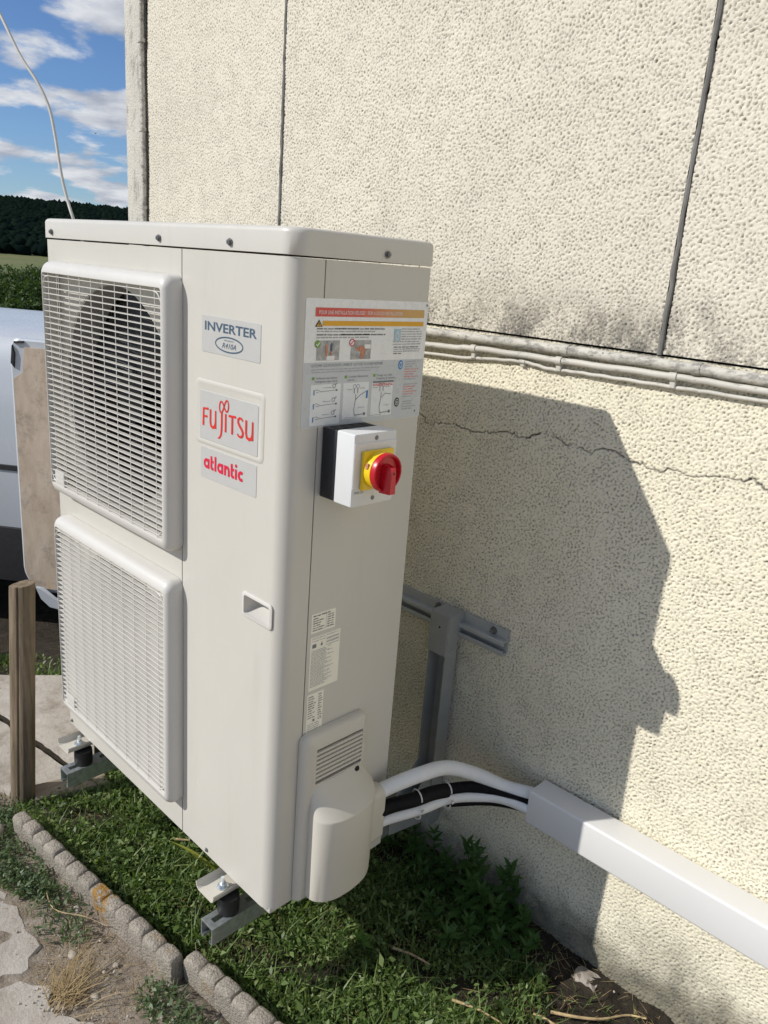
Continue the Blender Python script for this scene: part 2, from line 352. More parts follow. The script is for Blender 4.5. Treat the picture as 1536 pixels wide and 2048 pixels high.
class G:
    """Collects shapes for ONE mesh."""
    def __init__(s): s.v = []; s.f = []
    def add(s, v, f):
        b = len(s.v); s.v += [tuple(p) for p in v]; s.f += [[b + i for i in q] for q in f]; return s
    def box(s, x0, x1, y0, y1, z0, z1):
        return s.add([(x0, y0, z0), (x1, y0, z0), (x1, y1, z0), (x0, y1, z0), (x0, y0, z1), (x1, y0, z1), (x1, y1, z1), (x0, y1, z1)],
                     [(3, 2, 1, 0), (4, 5, 6, 7), (0, 1, 5, 4), (1, 2, 6, 5), (2, 3, 7, 6), (3, 0, 4, 7)])
    def bbox(s, x0, x1, y0, y1, z0, z1, r=0.003, seg=2):
        bm = bmesh.new(); bmesh.ops.create_cube(bm, size=1.0)
        for v in bm.verts: v.co = Vector(((x0 + x1) / 2 + v.co.x * (x1 - x0), (y0 + y1) / 2 + v.co.y * (y1 - y0), (z0 + z1) / 2 + v.co.z * (z1 - z0)))
        bmesh.ops.bevel(bm, geom=bm.edges[:], offset=r, segments=seg, profile=0.5, affect='EDGES')
        bm.verts.index_update(); s.add([v.co[:] for v in bm.verts], [[v.index for v in f.verts] for f in bm.faces]); bm.free(); return s
    def loft(s, rings, cap0=True, cap1=True, closed=True):
        b = len(s.v); n = len(rings[0])
        for r in rings: s.v += [tuple(p) for p in r]
        for k in range(len(rings) - 1):
            for i in range(n if closed else n - 1):
                j = (i + 1) % n; s.f.append([b + k * n + i, b + k * n + j, b + (k + 1) * n + j, b + (k + 1) * n + i])
        if cap0: s.f.append([b + i for i in range(n)][::-1])
        if cap1: s.f.append([b + (len(rings) - 1) * n + i for i in range(n)])
        return s
    def tube(s, pts, r, seg=10, caps=True):
        pts = [Vector(p) for p in pts]; rings = []; up = Vector((0, 0, 1)); N = len(pts)
        t0 = (pts[1] - pts[0]).normalized(); a = t0.orthogonal().normalized()
        for i, p in enumerate(pts):
            t = (pts[min(i + 1, N - 1)] - pts[max(i - 1, 0)]).normalized()
            a = (a - t * a.dot(t)).normalized(); b = t.cross(a); rr = r[i] if hasattr(r, '__len__') else r
            rings.append([p + a * rr * math.cos(2 * math.pi * k / seg) + b * rr * math.sin(2 * math.pi * k / seg) for k in range(seg)])
        return s.loft(rings, caps, caps)
    def cyl(s, c, axis, r, h, seg=20, r2=None):
        c = Vector(c); ax = Vector(axis).normalized(); return s.tube([c, c + ax * h], [r, r if r2 is None else r2], seg)
    def obj(s, name, mat, parent=None, **k): return build(name, s.v, s.f, mat, parent, **k)
def spline(pts, n=10):
    P = [Vector(p) for p in pts]; P = [P[0] * 2 - P[1]] + P + [P[-1] * 2 - P[-2]]; out = []
    for i in range(1, len(P) - 2):
        for k in range(n):
            t = k / n; a, b, c, d = P[i - 1], P[i], P[i + 1], P[i + 2]
            out.append(0.5 * ((2 * b) + (c - a) * t + (2 * a - 5 * b + 4 * c - d) * t * t + (3 * b - a - 3 * c + d) * t ** 3))
    out.append(P[-2]); return out
def rrect(a0, a1, b0, b1, r, k=6):
    """Rounded rectangle, counter-clockwise, 4*(k+1) points; r one radius or four (a1b0? order: a0b0,a1b0,a1b1,a0b1)."""
    rs = r if hasattr(r, '__len__') else (r,) * 4; out = []
    for (ca, cb, sa, sb, st, rr) in ((a0, b0, 1, 1, 180, rs[0]), (a1, b0, -1, 1, 270, rs[1]), (a1, b1, -1, -1, 0, rs[2]), (a0, b1, 1, -1, 90, rs[3])):
        for i in range(k + 1):
            t = RAD(st + 90 * i / k); out.append((ca + sa * rr + rr * math.cos(t), cb + sb * rr + rr * math.sin(t)))
    return out
def vnoise(shape, pitch, wl, seed, aniso=1.0):
    """Band-limited gaussian noise field, wavelength wl, on a grid of the given pitch."""
    r = np.random.default_rng(seed).standard_normal(shape); F = np.fft.rfft2(r)
    fy = np.fft.fftfreq(shape[0], pitch)[:, None] * aniso; fx = np.fft.rfftfreq(shape[1], pitch)[None, :]
    k = np.hypot(fx, fy); f0 = 1.0 / wl
    F *= np.exp(-((k - f0) / (0.45 * f0)) ** 2)
    o = np.fft.irfft2(F, s=shape); return o / o.std()
def wave(x, y, seed=0, f=1.0):
    r = np.random.default_rng(seed); o = 0
    for i in range(7):
        a = r.uniform(0, 2 * np.pi); k = f * r.uniform(0.6, 1.7) * (1.35 ** i); o = o + np.sin(k * (np.cos(a) * x + np.sin(a) * y) + r.uniform(0, 6.3)) / (1.25 ** i)
    return o / 3.0

GAP = 0.34                                                   # face of the house wall (the unit's back is at y = 0)
GZ = -0.30
# ------------------------------------------------------------------ ground: one sheet to the horizon
def q_of(x, y): return -0.93 * x + 0.36 * y
def terrain(x, y):
    q = q_of(x, y); x = np.asarray(x, float)
    z = np.interp(q, [-1e5, 1.35, 1.8, 2.7, 6, 15, 60, 130, 175, 330, 420, 700, 1000, 1250, 2000, 1e5],
                     [GZ, GZ, GZ - 0.10, -0.73, -0.95, -1.5, -4.0, -6.5, -5.3, -5.0, -0.5, 17, 34, 38, 36, 36])
    p = 0.36 * x + 0.93 * y
    far = np.clip((q - 300) / 500, 0, 1)
    return z + far * (4.0 * np.sin(p / 170.0 + 0.8) - p * 0.012)
def grow(a, lim, first, g=1.16):
    out = []; d = first; x = a
    while abs(x) < lim: x += d; d *= g; out.append(x)
    return out
fx = np.arange(-2.3, 1.1, 0.02); fy = np.arange(-1.1, 0.6, 0.02)
gx = np.array(grow(-2.3, 2600, -0.03)[::-1] + list(fx) + grow(fx[-1], 600, 0.03))
gy = np.array(grow(-1.1, 900, -0.03)[::-1] + list(fy) + grow(fy[-1], 2200, 0.03))
X, Y = np.meshgrid(gx, gy, indexing='ij'); Z = terrain(X, Y)
near = np.clip(1.2 - np.hypot(X + 0.6, Y + 0.2) / 6, 0, 1)
Z = Z + near * (0.005 * wave(X, Y, 3, 14) + 0.004 * wave(X, Y, 4, 45))
Z = Z + 0.010 * np.clip((X - 0.25) * 6, 0, 1) * np.clip((1.0 - X) * 6, 0, 1) * np.clip((Y + 0.2) * 5, 0, 1) * wave(X, Y, 6, 42)
Z = Z + 0.02 * np.clip((Y - 0.2) / 0.14, 0, 1) * (X > -1.7) * np.clip((X + 1.7) * 3, 0, 1)
nx, ny = X.shape; idx = np.arange(nx * ny).reshape(nx, ny)
fc = np.stack([idx[:-1, :-1], idx[1:, :-1], idx[1:, 1:], idx[:-1, 1:]], -1).reshape(-1, 4)
def fastmesh(name, V, F, mat, parent=None, smooth=True, origin=None):
    V = np.asarray(V, np.float64); F = np.asarray(F, np.int32); k = F.shape[1]
    c = np.zeros(3) if origin is None else np.asarray(origin, float)
    me = bpy.data.meshes.new(name); me.vertices.add(len(V)); me.vertices.foreach_set('co', (V - c).astype(np.float32).ravel())
    me.loops.add(F.size); me.loops.foreach_set('vertex_index', F.ravel())
    me.polygons.add(len(F)); me.polygons.foreach_set('loop_start', np.arange(0, F.size, k, dtype=np.int32))
    me.polygons.foreach_set('use_smooth', np.full(len(F), smooth)); me.update(calc_edges=True)
    me.materials.append(M[mat]); o = bpy.data.objects.new(name, me); o.location = c; _link(o, parent); WT[o.name] = Vector(c); return o
meta(fastmesh('ground', np.stack([X, Y, Z], -1).reshape(-1, 3), fc, 'soil'), kind='structure')
def gz(x, y): return float(terrain(np.array(x), np.array(y)))

# ------------------------------------------------------------------ house wall
house = thing('house_wall', (-0.4, GAP, GZ), 'cream roughcast house wall with thin panel joints and a long horizontal crack', 'wall')
PITCH = 0.0022
CRACK = [(-0.36, 0.915), (-0.295, 0.906), (-0.262, 0.884), (-0.227, 0.898), (-0.18, 0.899), (-0.12, 0.894), (-0.095, 0.899), (-0.012, 0.916), (-0.002, 0.905), (0.02, 0.908), (0.055, 0.925),
         (0.084, 0.934), (0.105, 0.922), (0.132, 0.913), (0.16, 0.916), (0.187, 0.909), (0.208, 0.924), (0.24, 0.923), (0.275, 0.909), (0.294, 0.908), (0.337, 0.903), (0.351, 0.915), (0.37, 0.915),
         (0.392, 0.909), (0.42, 0.914), (0.461, 0.922), (0.488, 0.924), (0.514, 0.932), (0.539, 0.917), (0.60, 0.91), (0.66, 0.922), (0.74, 0.915), (0.86, 0.92)]
CRACK2 = [(-0.30, 0.912), (-0.26, 0.922), (-0.24, 0.914)]
def densify(pts, step, jit, seed):
    r = np.random.default_rng(seed); out = []
    for (a, b), (c, d) in zip(pts[:-1], pts[1:]):
        m = max(1, int(math.hypot(c - a, d - b) / step))
        for i in range(m): out.append((a + (c - a) * i / m + r.normal(0, jit) * (i > 0), b + (d - b) * i / m + r.normal(0, jit) * (i > 0)))
    out.append(pts[-1]); return np.array(out)
CK = np.vstack([densify(CRACK, 0.007, 0.0024, 1)])
def stucco(name, x0, x1, z0, z1, yface, mat, seed, amp=0.0016, crack=None, PITCH=PITCH):
    nx = int(round((x1 - x0) / PITCH)) + 1; nz = int(round((z1 - z0) / PITCH)) + 1
    xs = np.linspace(x0, x1, nx); zs = np.linspace(z0, z1, nz)
    n1 = vnoise((nx, nz), PITCH, 0.0110, seed, 0.9); n2 = vnoise((nx, nz), PITCH, 0.0068, seed + 1, 1.1); n5 = vnoise((nx, nz), PITCH, 0.0050, seed + 5); n3 = vnoise((nx, nz), PITCH, 0.09, seed + 2); n4 = vnoise((nx, nz), PITCH, 0.5, seed + 3)
    b_ = 0.55 * n1 + 0.75 * n2 + 0.40 * n5
    h = -np.log1p(np.exp(-2.6 * (b_ + 0.05))) / 1.3 + 0.9 + 0.22 * n5 + 0.25 * n3     # trowelled flats with torn pits between them
    pit = np.clip((-h - 0.50) * 0.75, 0, 1)
    Xg, Zg = np.meshgrid(xs, zs, indexing='ij'); Yg = yface - amp * h - 0.0012 * n4
    ck = np.zeros_like(h)
    if crack is not None:
        # jagged split: nearest distance to the polyline, done in a narrow band
        sel = (Zg > 0.86) & (Zg < 0.96); P = np.stack([Xg[sel], Zg[sel]], -1); best = np.full(len(P), 9.0)
        for (a, b) in zip(crack[:-1], crack[1:]):
            m = (P[:, 0] > min(a[0], b[0]) - 0.01) & (P[:, 0] < max(a[0], b[0]) + 0.01)
            if not m.any(): continue
            d = b - a; L = max(1e-9, d @ d); t = np.clip(((P[m] - a) @ d) / L, 0, 1)
            best[m] = np.minimum(best[m], np.hypot(*(P[m] - a - t[:, None] * d).T))
        w = 0.0008 + 0.0009 * np.sin(P[:, 0] * 40) ** 2 * np.sin(P[:, 0] * 13 + 1) ** 2
        c = np.clip(1.30 - best / (w * 1.7), 0, 1); ck[sel] = c; Yg[sel] += 0.002 * c
    ii = np.arange(nx * nz).reshape(nx, nz)
    F = np.stack([ii[:-1, :-1], ii[1:, :-1], ii[1:, 1:], ii[:-1, 1:]], -1).reshape(-1, 4)
    V = np.stack([Xg, Yg, Zg], -1).reshape(-1, 3)
    # returned edge so that every panel has thickness
    o = fastmesh(name, V, F, mat, house, origin=((x0 + x1) / 2, yface, (z0 + z1) / 2))
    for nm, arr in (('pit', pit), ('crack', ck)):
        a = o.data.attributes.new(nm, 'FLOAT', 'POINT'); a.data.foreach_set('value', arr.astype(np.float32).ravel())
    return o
stucco('lower_wall', -0.46, 0.86, -0.36, 1.1225, GAP, 'roughcast_lower', 21, 0.00096, CK)
stucco('lower_wall', -1.62, -0.46, -0.36, 1.1225, GAP, 'roughcast_lower', 31, 0.0009, None, 0.0055)
UP = GAP - 0.004
for i, (a, b) in enumerate(((-1.592, -0.886), (-0.876, 0.290), (0.302, 0.86))):
    stucco('wall_panel', a, b, 1.127, 2.06, UP, 'roughcast_upper', 40 + 7 * i, 0.00066 if i == 0 else 0.00082)
# wall that runs on beyond the frame, the gable end and the core behind the render
g = G(); g.box(0.861, 6.0, GAP - 0.001, GAP + 0.1, -0.36, 1.118); g.obj('lower_wall', 'roughcast_lower', house, smooth=False)
for a, b in ((0.861, 1.47), (1.482, 2.65), (2.662, 3.83), (3.842, 6.0)):
    G().box(a, b, UP, GAP + 0.09, 1.131, 2.6).obj('wall_panel', 'roughcast_upper', house, smooth=False)
for a, b in ((-1.592, -0.886), (-0.876, 0.290), (0.302, 0.86)):
    G().box(a, b, UP, GAP + 0.09, 2.061, 2.6).obj('wall_panel', 'roughcast_upper', house, smooth=False)
G().box(-1.70, 6.0, GAP + 0.012, 7.0, -0.8, 2.6).obj('wall_core', 'joint_black', house, smooth=False)
G().box(-1.722, -1.701, GAP + 0.03, 7.0, -0.8, 2.6).obj('gable_wall', 'roughcast_upper', house, smooth=False)
G().bbox(-1.726, -1.622, GAP - 0.012, GAP + 0.07, -0.6, 2.6, 0.006, 3).obj('corner_trim', 'painted_trim', house)
for x in (-0.881, 0.296, 1.476):
    zz = np.linspace(1.125, 2.6, 60)
    G().tube([(x + 0.0009 * math.sin(k * 1.7) + 0.0006 * math.sin(k * 4.1), UP + 0.0005, z) for k, z in enumerate(zz)], [0.0052 + 0.0010 * math.sin(k * 2.3) for k in range(60)], 8).obj('joint_bead', 'joint_seal', house)
# dirt drifted onto a low concrete footing lump near the drive end
# ------------------------------------------------------------------ old conduits on the wall
def conduit(name, pts, r, mat, label, clips=(), joints=(), clip_h=0.02):
    P = spline(pts, 14); P = [p + Vector((0, 0, 0.0006 * math.sin(i * 0.9))) for i, p in enumerate(P)]
    t = thing(name, P[0], label, 'conduit' if r > 0.005 else 'cable')
    G().tube(P, r, 12).obj('pipe' if r > 0.005 else 'sheath', mat, t)
    for x in joints:
        p = min(P, key=lambda q: abs(q.x - x)); G().tube([p + Vector((-0.010, 0, 0)), p + Vector((0.0, 0, 0)), p + Vector((0.006, 0, 0))], [r * 1.18, r * 1.2, r * 1.12], 12).obj('coupling', mat, t)
    for x in clips:
        p = min(P, key=lambda q: abs(q.x - x)); g = G()
        g.tube([p + Vector((-0.007, 0, 0)), p + Vector((0.007, 0, 0))], r * 1.34, 12)
        g.bbox(p.x - 0.006, p.x + 0.006, p.y - 0.002, GAP + 0.002, p.z - r * 1.2 - clip_h, p.z - r * 0.4, 0.0015, 1)
        g.obj('clip', 'old_conduit_pale', t)
    return t
conduit('wall_conduit', [(-1.58, 0.326, 1.060), (-0.9, 0.326, 1.090), (-0.277, 0.326, 1.107), (0.101, 0.326, 1.110), (0.364, 0.326, 1.110), (0.6, 0.326, 1.106), (1.3, 0.326, 1.104), (3.0, 0.326, 1.10)], 0.0105, 'old_conduit',
        'thick weathered grey conduit directly under the upper panels', joints=(0.11, 0.375))
conduit('wall_conduit', [(-1.58, 0.328, 1.045), (-0.9, 0.328, 1.064), (-0.277, 0.328, 1.077), (-0.13, 0.328, 1.085), (0.102, 0.328, 1.087), (0.336, 0.328, 1.090), (0.507, 0.328, 1.089), (1.3, 0.328, 1.083), (3.0, 0.328, 1.08)], 0.0070, 'old_conduit_pale',
        'slim cream conduit held by clips, middle one of three lines', clips=(-0.62, -0.385, -0.143, 0.090, 0.330, 0.62), clip_h=0.014)
conduit('wall_cable', [(-1.58, 0.332, 1.035), (-0.9, 0.332, 1.048), (-0.278, 0.332, 1.056), (-0.10, 0.333, 1.066), (-0.008, 0.332, 1.072), (0.06, 0.333, 1.066), (0.13, 0.333, 1.068), (0.228, 0.333, 1.069), (0.36, 0.333, 1.070), (0.511, 0.333, 1.071), (1.3, 0.333, 1.07), (3.0, 0.333, 1.07)], 0.0040, 'old_conduit_pale',
        'thin cream cable, lowest of the three lines on the wall', clips=(-0.5, -0.008, 0.7), clip_h=0.006)
t = thing('corner_conduit', (-1.605, 0.325, 0.6), 'weathered vertical conduit clipped beside the house corner', 'conduit')
zs = np.linspace(0.0, 2.6, 70)
G().tube([(-1.606 + 0.0012 * math.sin(z * 9) + 0.0008 * math.sin(z * 23), 0.325, z) for z in zs], [0.0085 + 0.0006 * math.sin(k * 1.3) for k in range(70)], 12).obj('pipe', 'old_conduit', t)
for z in (1.38, 1.62, 1.88, 2.13):
    g = G(); g.tube([(-1.606, 0.325, z - 0.006), (-1.606, 0.325, z + 0.006)], 0.0112, 12); g.bbox(-1.628, -1.606, 0.320, 0.3275, z - 0.006, z + 0.006, 0.0015, 1); g.obj('clip', 'old_conduit', t)

# ------------------------------------------------------------------ heat pump
D = 0.32; FR = -D; HB = 1.2495                              # depth, front plane, top of the side panels
unit = thing('heat_pump', (-0.45, -0.16, -0.012), 'large beige outdoor heat pump with two stacked fan grilles, hung off the wall', 'heat pump')
def arc(cx, cy, r, a0, a1, k=8): return [(cx + r * math.cos(RAD(a0 + (a1 - a0) * i / k)), cy + r * math.sin(RAD(a0 + (a1 - a0) * i / k))) for i in range(k + 1)]
def shell(name, outer, inner, z0, z1, mat='casing_paint'):
    ring = outer + inner[::-1]
    return G().loft([[(x, y, z) for x, y in ring] for z in (z0, z1)]).obj(name, mat, unit)
R = 0.030; T = 0.006
o_ = [(-0.3155, FR)] + arc(-R, FR + R, R, 270, 360, 10) + [(0.0, -0.2562)]
i_ = [(-0.3155, FR + T)] + arc(-R, FR + R, R - T, 270, 360, 10) + [(-T, -0.2562)]
sp = shell('service_panel', o_, i_, 0.0, HB)
# grip recess cut through the service panel
cut = G().loft([[(x, y, z) for x, z in rrect(-0.104, -0.027, 0.6175, 0.6555, 0.006, 4)] for y in (FR - 0.02, FR + 0.03)]).obj('cutter', 'casing_paint')
md = sp.modifiers.new('cut', 'BOOLEAN'); md.operation = 'DIFFERENCE'; md.object = cut; md.solver = 'EXACT'
dg = bpy.context.evaluated_depsgraph_get(); nm = bpy.data.meshes.new_from_object(sp.evaluated_get(dg)); sp.modifiers.clear(); sp.data = nm; bpy.data.objects.remove(cut)
nm.set_sharp_from_angle(angle=RAD(32))
rim0 = rrect(-0.110, -0.021, 0.6115, 0.6615, 0.008, 4); rim1 = rrect(-0.108, -0.023, 0.6135, 0.6595, 0.007, 4); rin = rrect(-0.1035, -0.0275, 0.618, 0.655, 0.0055, 4); rbk = rrect(-0.100, -0.034, 0.630, 0.6535, 0.004, 4)
G().loft([[(x, y, z) for x, z in r] for r, y in ((rim0, FR - 0.0002), (rim0, FR - 0.0018), (rim1, FR - 0.003), (rin, FR - 0.003), (rin, FR + 0.004), (rbk, FR + 0.028))], False, True).obj('grip_recess', 'grille_plastic', unit)
shell('side_panel', [(0.0, -0.2537), (0.0, -0.004), (-0.004, 0.0), (-0.10, 0.0)], [(-T, -0.2537), (-T, -0.010), (-0.010, -T), (-0.10, -T)], 0.0, HB)
shell('back_panel', [(-0.102, 0.0), (-0.896, 0.0), (-0.9, -0.004), (-0.9, -0.22)], [(-0.102, -T), (-0.890, -T), (-0.894, -0.010), (-0.894, -0.22)], 0.0, HB)
# fan panel with two round openings
fp = G(); yF = FR; x0, x1 = -0.877, -0.3185
FC = [(-0.576, 0.938, 0.233), (-0.576, 0.345, 0.233)]
for (cx, cz, r), (z0, z1) in zip(FC, ((0.642, HB), (0.0, 0.642))):
    angs = sorted(set([2 * math.pi * k / 64 for k in range(64)] + [math.atan2(b - cz, a - cx) % (2 * math.pi) for a in (x0, x1) for b in (z0, z1)]))
    inn = []; out = []
    for a in angs:
        ca, sa = math.cos(a), math.sin(a)
        tt = min(((x1 if ca > 0 else x0) - cx) / ca if abs(ca) > 1e-9 else 9, ((z1 if sa > 0 else z0) - cz) / sa if abs(sa) > 1e-9 else 9)
        inn.append((cx + r * ca, cz + r * sa)); out.append((cx + tt * ca, cz + tt * sa))
    n_ = len(angs)
    fp.loft([[(a, yF, b) for a, b in out], [(a, yF, b) for a, b in inn], [(cx + (a - cx) * 0.992, yF + 0.004, cz + (b - cz) * 0.992) for a, b in inn]], False, False)
    rings = [[(cx + (a - cx) * 0.992, yF + 0.0045, cz + (b - cz) * 0.992) for a, b in inn],
             [(cx + (a - cx) * 0.985, yF + 0.012, cz + (b - cz) * 0.985) for a, b in inn], [(cx + (a - cx) * 0.985, yF + 0.07, cz + (b - cz) * 0.985) for a, b in inn]]
    G().loft(rings, False, False).obj('bell_mouth', 'shroud_grey', unit)
cornr = [(-0.9, -0.2215)] + [(x, y) for x, y in arc(-0.877, FR + 0.023, 0.023, 180, 270, 8)]
fp.loft([[(x, y, z) for x, y in cornr] for z in (0.0, 0.642, HB)], False, False, closed=False)
fp.box(-0.3195, -0.3187, FR + 0.0005, FR + 0.02, 0.0, HB)
fpo = fp.obj('fan_panel', 'casing_paint', unit)
# what shows behind the grilles: a dark coil, a grey divider and the fans
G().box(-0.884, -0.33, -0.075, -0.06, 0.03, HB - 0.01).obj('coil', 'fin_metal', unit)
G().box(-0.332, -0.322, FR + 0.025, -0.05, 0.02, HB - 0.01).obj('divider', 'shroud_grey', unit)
G().box(-0.32, -0.02, FR + 0.03, -0.02, 0.02, HB - 0.03).obj('gap_shade_box', 'dark_cavity', unit)  # black filler box, painted shade behind the panel gaps
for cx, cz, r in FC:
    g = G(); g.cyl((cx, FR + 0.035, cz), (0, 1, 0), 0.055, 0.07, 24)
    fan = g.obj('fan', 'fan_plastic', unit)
    for k in range(3):
        a0 = RAD(120 * k + 20); rings = []
        for j in range(9):
            rr = 0.05 + 0.165 * j / 8; w = RAD(34 + 26 * j / 8); ring = []
            for m in range(9):
                a = a0 + w * (m / 8 - 0.5) * 2 + 0.25 * j / 8; yy = FR + 0.085 - 0.055 * m / 8
                ring.append((cx + rr * math.cos(a), yy, cz + rr * math.sin(a)))
            rings.append(ring)
        bl = G(); bl.loft(rings, False, False, closed=False); bl.loft([[(p[0], p[1] + 0.004, p[2]) for p in r_] for r_ in rings], False, False, closed=False)
        bl.obj('blade', 'fan_plastic', fan)
# lid
def lid_ring(off, z, r): return [(x, y, z) for x, y in rrect(-0.9 - off, 0.0 + off, FR - off, 0.0 + off, (0.026, r, 0.012, 0.012), 8)]
lid = G().loft([lid_ring(0.0025, 1.2525, 0.033), lid_ring(0.0032, 1.2530, 0.034), lid_ring(0.0028, 1.2850, 0.033), lid_ring(0.0018, 1.2895, 0.032), lid_ring(-0.0012, 1.2928, 0.030), lid_ring(-0.005, 1.294, 0.027), lid_ring(-0.02, 1.2942, 0.02)]).obj('lid', 'casing_paint', unit, ang=50)
# base pan and feet
G().bbox(-0.893, -0.007, FR + 0.008, -0.006, -0.012, 0.004, 0.003).obj('base_pan', 'casing_paint', unit)
AX = (-0.118, -0.785)                                        # the two bracket arms
for ax in AX:
    g = G(); w = 0.033
    prof = [(-w, 0.016), (-w + 0.004, 0.004), (-w + 0.010, 0.0), (w - 0.010, 0.0), (w - 0.004, 0.004), (w, 0.016)]
    pin = [(a * 0.94, b + 0.0028) for a, b in prof]
    ring = prof + pin[::-1]
    g.loft([[(ax - 0.03 + a, y, -0.030 + b) for a, b in ring] for y in (-0.372, -0.02)])
    g.obj('foot', 'cover_plastic', unit)
# screws
def screw_mesh():
    g = G(); g.cyl((0, 0, 0), (0, -1, 0), 0.0062, 0.0012, 14); g.cyl((0, -0.0012, 0), (0, -1, 0), 0.0042, 0.0035, 6); g.cyl((0, -0.0047, 0), (0, -1, 0), 0.0018, 0.0008, 6)
    me = bpy.data.meshes.new('screw'); me.from_pydata(g.v, [], g.f); finish(me, 'screw_metal', False); return me
SCR = screw_mesh()
for x in (-0.848, -0.389, -0.163): inst('screw', SCR, (x, FR - 0.0045, 1.2655), unit)
inst('screw', SCR, (0.0045, -0.121, 1.2655), unit, rot=(0, 0, RAD(90)))
for x in (-0.219, -0.870): inst('screw', SCR, (x, FR, 0.012), unit, scale=(0.8, 0.8, 0.8))

# grilles: frame, slats and ribs
def grille(z0, z1):
    O = (-0.843, -0.3135, z0, z1); I = (-0.8305, -0.3275, z0 + 0.026, z1 - 0.025)
    def ring(t, y, r): return [(a, y, b) for a, b in rrect(*[O[i] + (I[i] - O[i]) * t for i in range(4)], r, 5)]
    prof = ((0.0, FR - 0.0008, 0.02), (0.0, FR - 0.019, 0.02), (0.10, FR - 0.0265, 0.019), (0.28, FR - 0.0325, 0.017), (0.55, FR - 0.0365, 0.013), (0.85, FR - 0.0385, 0.009), (0.97, FR - 0.0385, 0.007), (1.0, FR - 0.0375, 0.006), (1.0, FR - 0.006, 0.006))
    fr = G().loft([ring(*p) for p in prof], False, False).obj('grille', 'grille_plastic', unit, ang=40)
    sl = G().bbox(I[0] - 0.002, I[1] + 0.002, -0.0057, 0.0057, -0.0008, 0.0008, 0.0005, 1)
    slm = bpy.data.meshes.new('slat'); slm.from_pydata([(x + 0.579, y, z) for x, y, z in sl.v], [], sl.f); finish(slm, 'grille_plastic', False)
    H = I[3] - I[2]; N = 38
    for k in range(N):
        inst('slat', slm, (-0.579, FR - 0.0315, I[2] + H * (k + 0.5) / N), fr)
    rb = G().bbox(-0.0008, 0.0008, -0.0006, 0.0006, -H / 2 - 0.002, H / 2 + 0.002, 0.0002, 1)
    rbm = bpy.data.meshes.new('rib'); rbm.from_pydata(rb.v, [], rb.f); finish(rbm, 'grille_plastic', False)
    for k in range(10): inst('rib', rbm, (I[0] + 0.026 + 0.0502 * k, FR - 0.0352, (I[2] + I[3]) / 2), fr)
    for cx, sx in ((I[0] + 0.012, 1), (I[1] - 0.012, -1)):
        for cz, sz in ((I[2] + 0.012, 1), (I[3] - 0.012, -1)):
            pts = [(cx - sx * 0.011, FR - 0.0365, cz + sz * 0.012), (cx - sx * 0.006, FR - 0.0368, cz + sz * 0.004), (cx + sx * 0.002, FR - 0.0368, cz - sz * 0.003), (cx + sx * 0.014, FR - 0.0365, cz - sz * 0.005)]
            G().tube(spline(pts, 4), 0.0012, 6).obj('corner_clip', 'grille_plastic', fr)
    G().bbox(I[0] + 0.016, I[0] + 0.062, FR - 0.0372, FR - 0.030, I[2] + 0.001, I[2] + 0.034, 0.001, 1).obj('latch_tab', 'grille_plastic', fr)
    return fr
grille(0.672, 1.204); grille(0.079, 0.611)

# ------------------------------------------------------------------ print and labels
def ribbon(pts, w, closed=False):
    P = [Vector((p[0], p[1])) for p in pts]; n_ = len(P); L = []; Rr = []
    for i in range(n_):
        a = P[(i - 1) % n_] if closed or i else P[i]; b = P[(i + 1) % n_] if closed or i < n_ - 1 else P[i]
        d = (b - a); d = d.normalized() if d.length else Vector((1, 0)); nn = Vector((-d.y, d.x))
        if 0 < i < n_ - 1 or closed:
            d1 = (P[i] - a).normalized(); k = nn.dot(Vector((-d1.y, d1.x))); m = 1 / max(0.5, k)
        else: m = 1
        ww = (w[i] if hasattr(w, '__len__') else w) / 2
        L.append(P[i] + nn * ww * m); Rr.append(P[i] - nn * ww * m)
    v = [(p.x, p.y) for p in L] + [(p.x, p.y) for p in Rr]
    f = [[i, (i + 1) % n_, n_ + (i + 1) % n_, n_ + i] for i in range(n_ if closed else n_ - 1)]
    return v, f
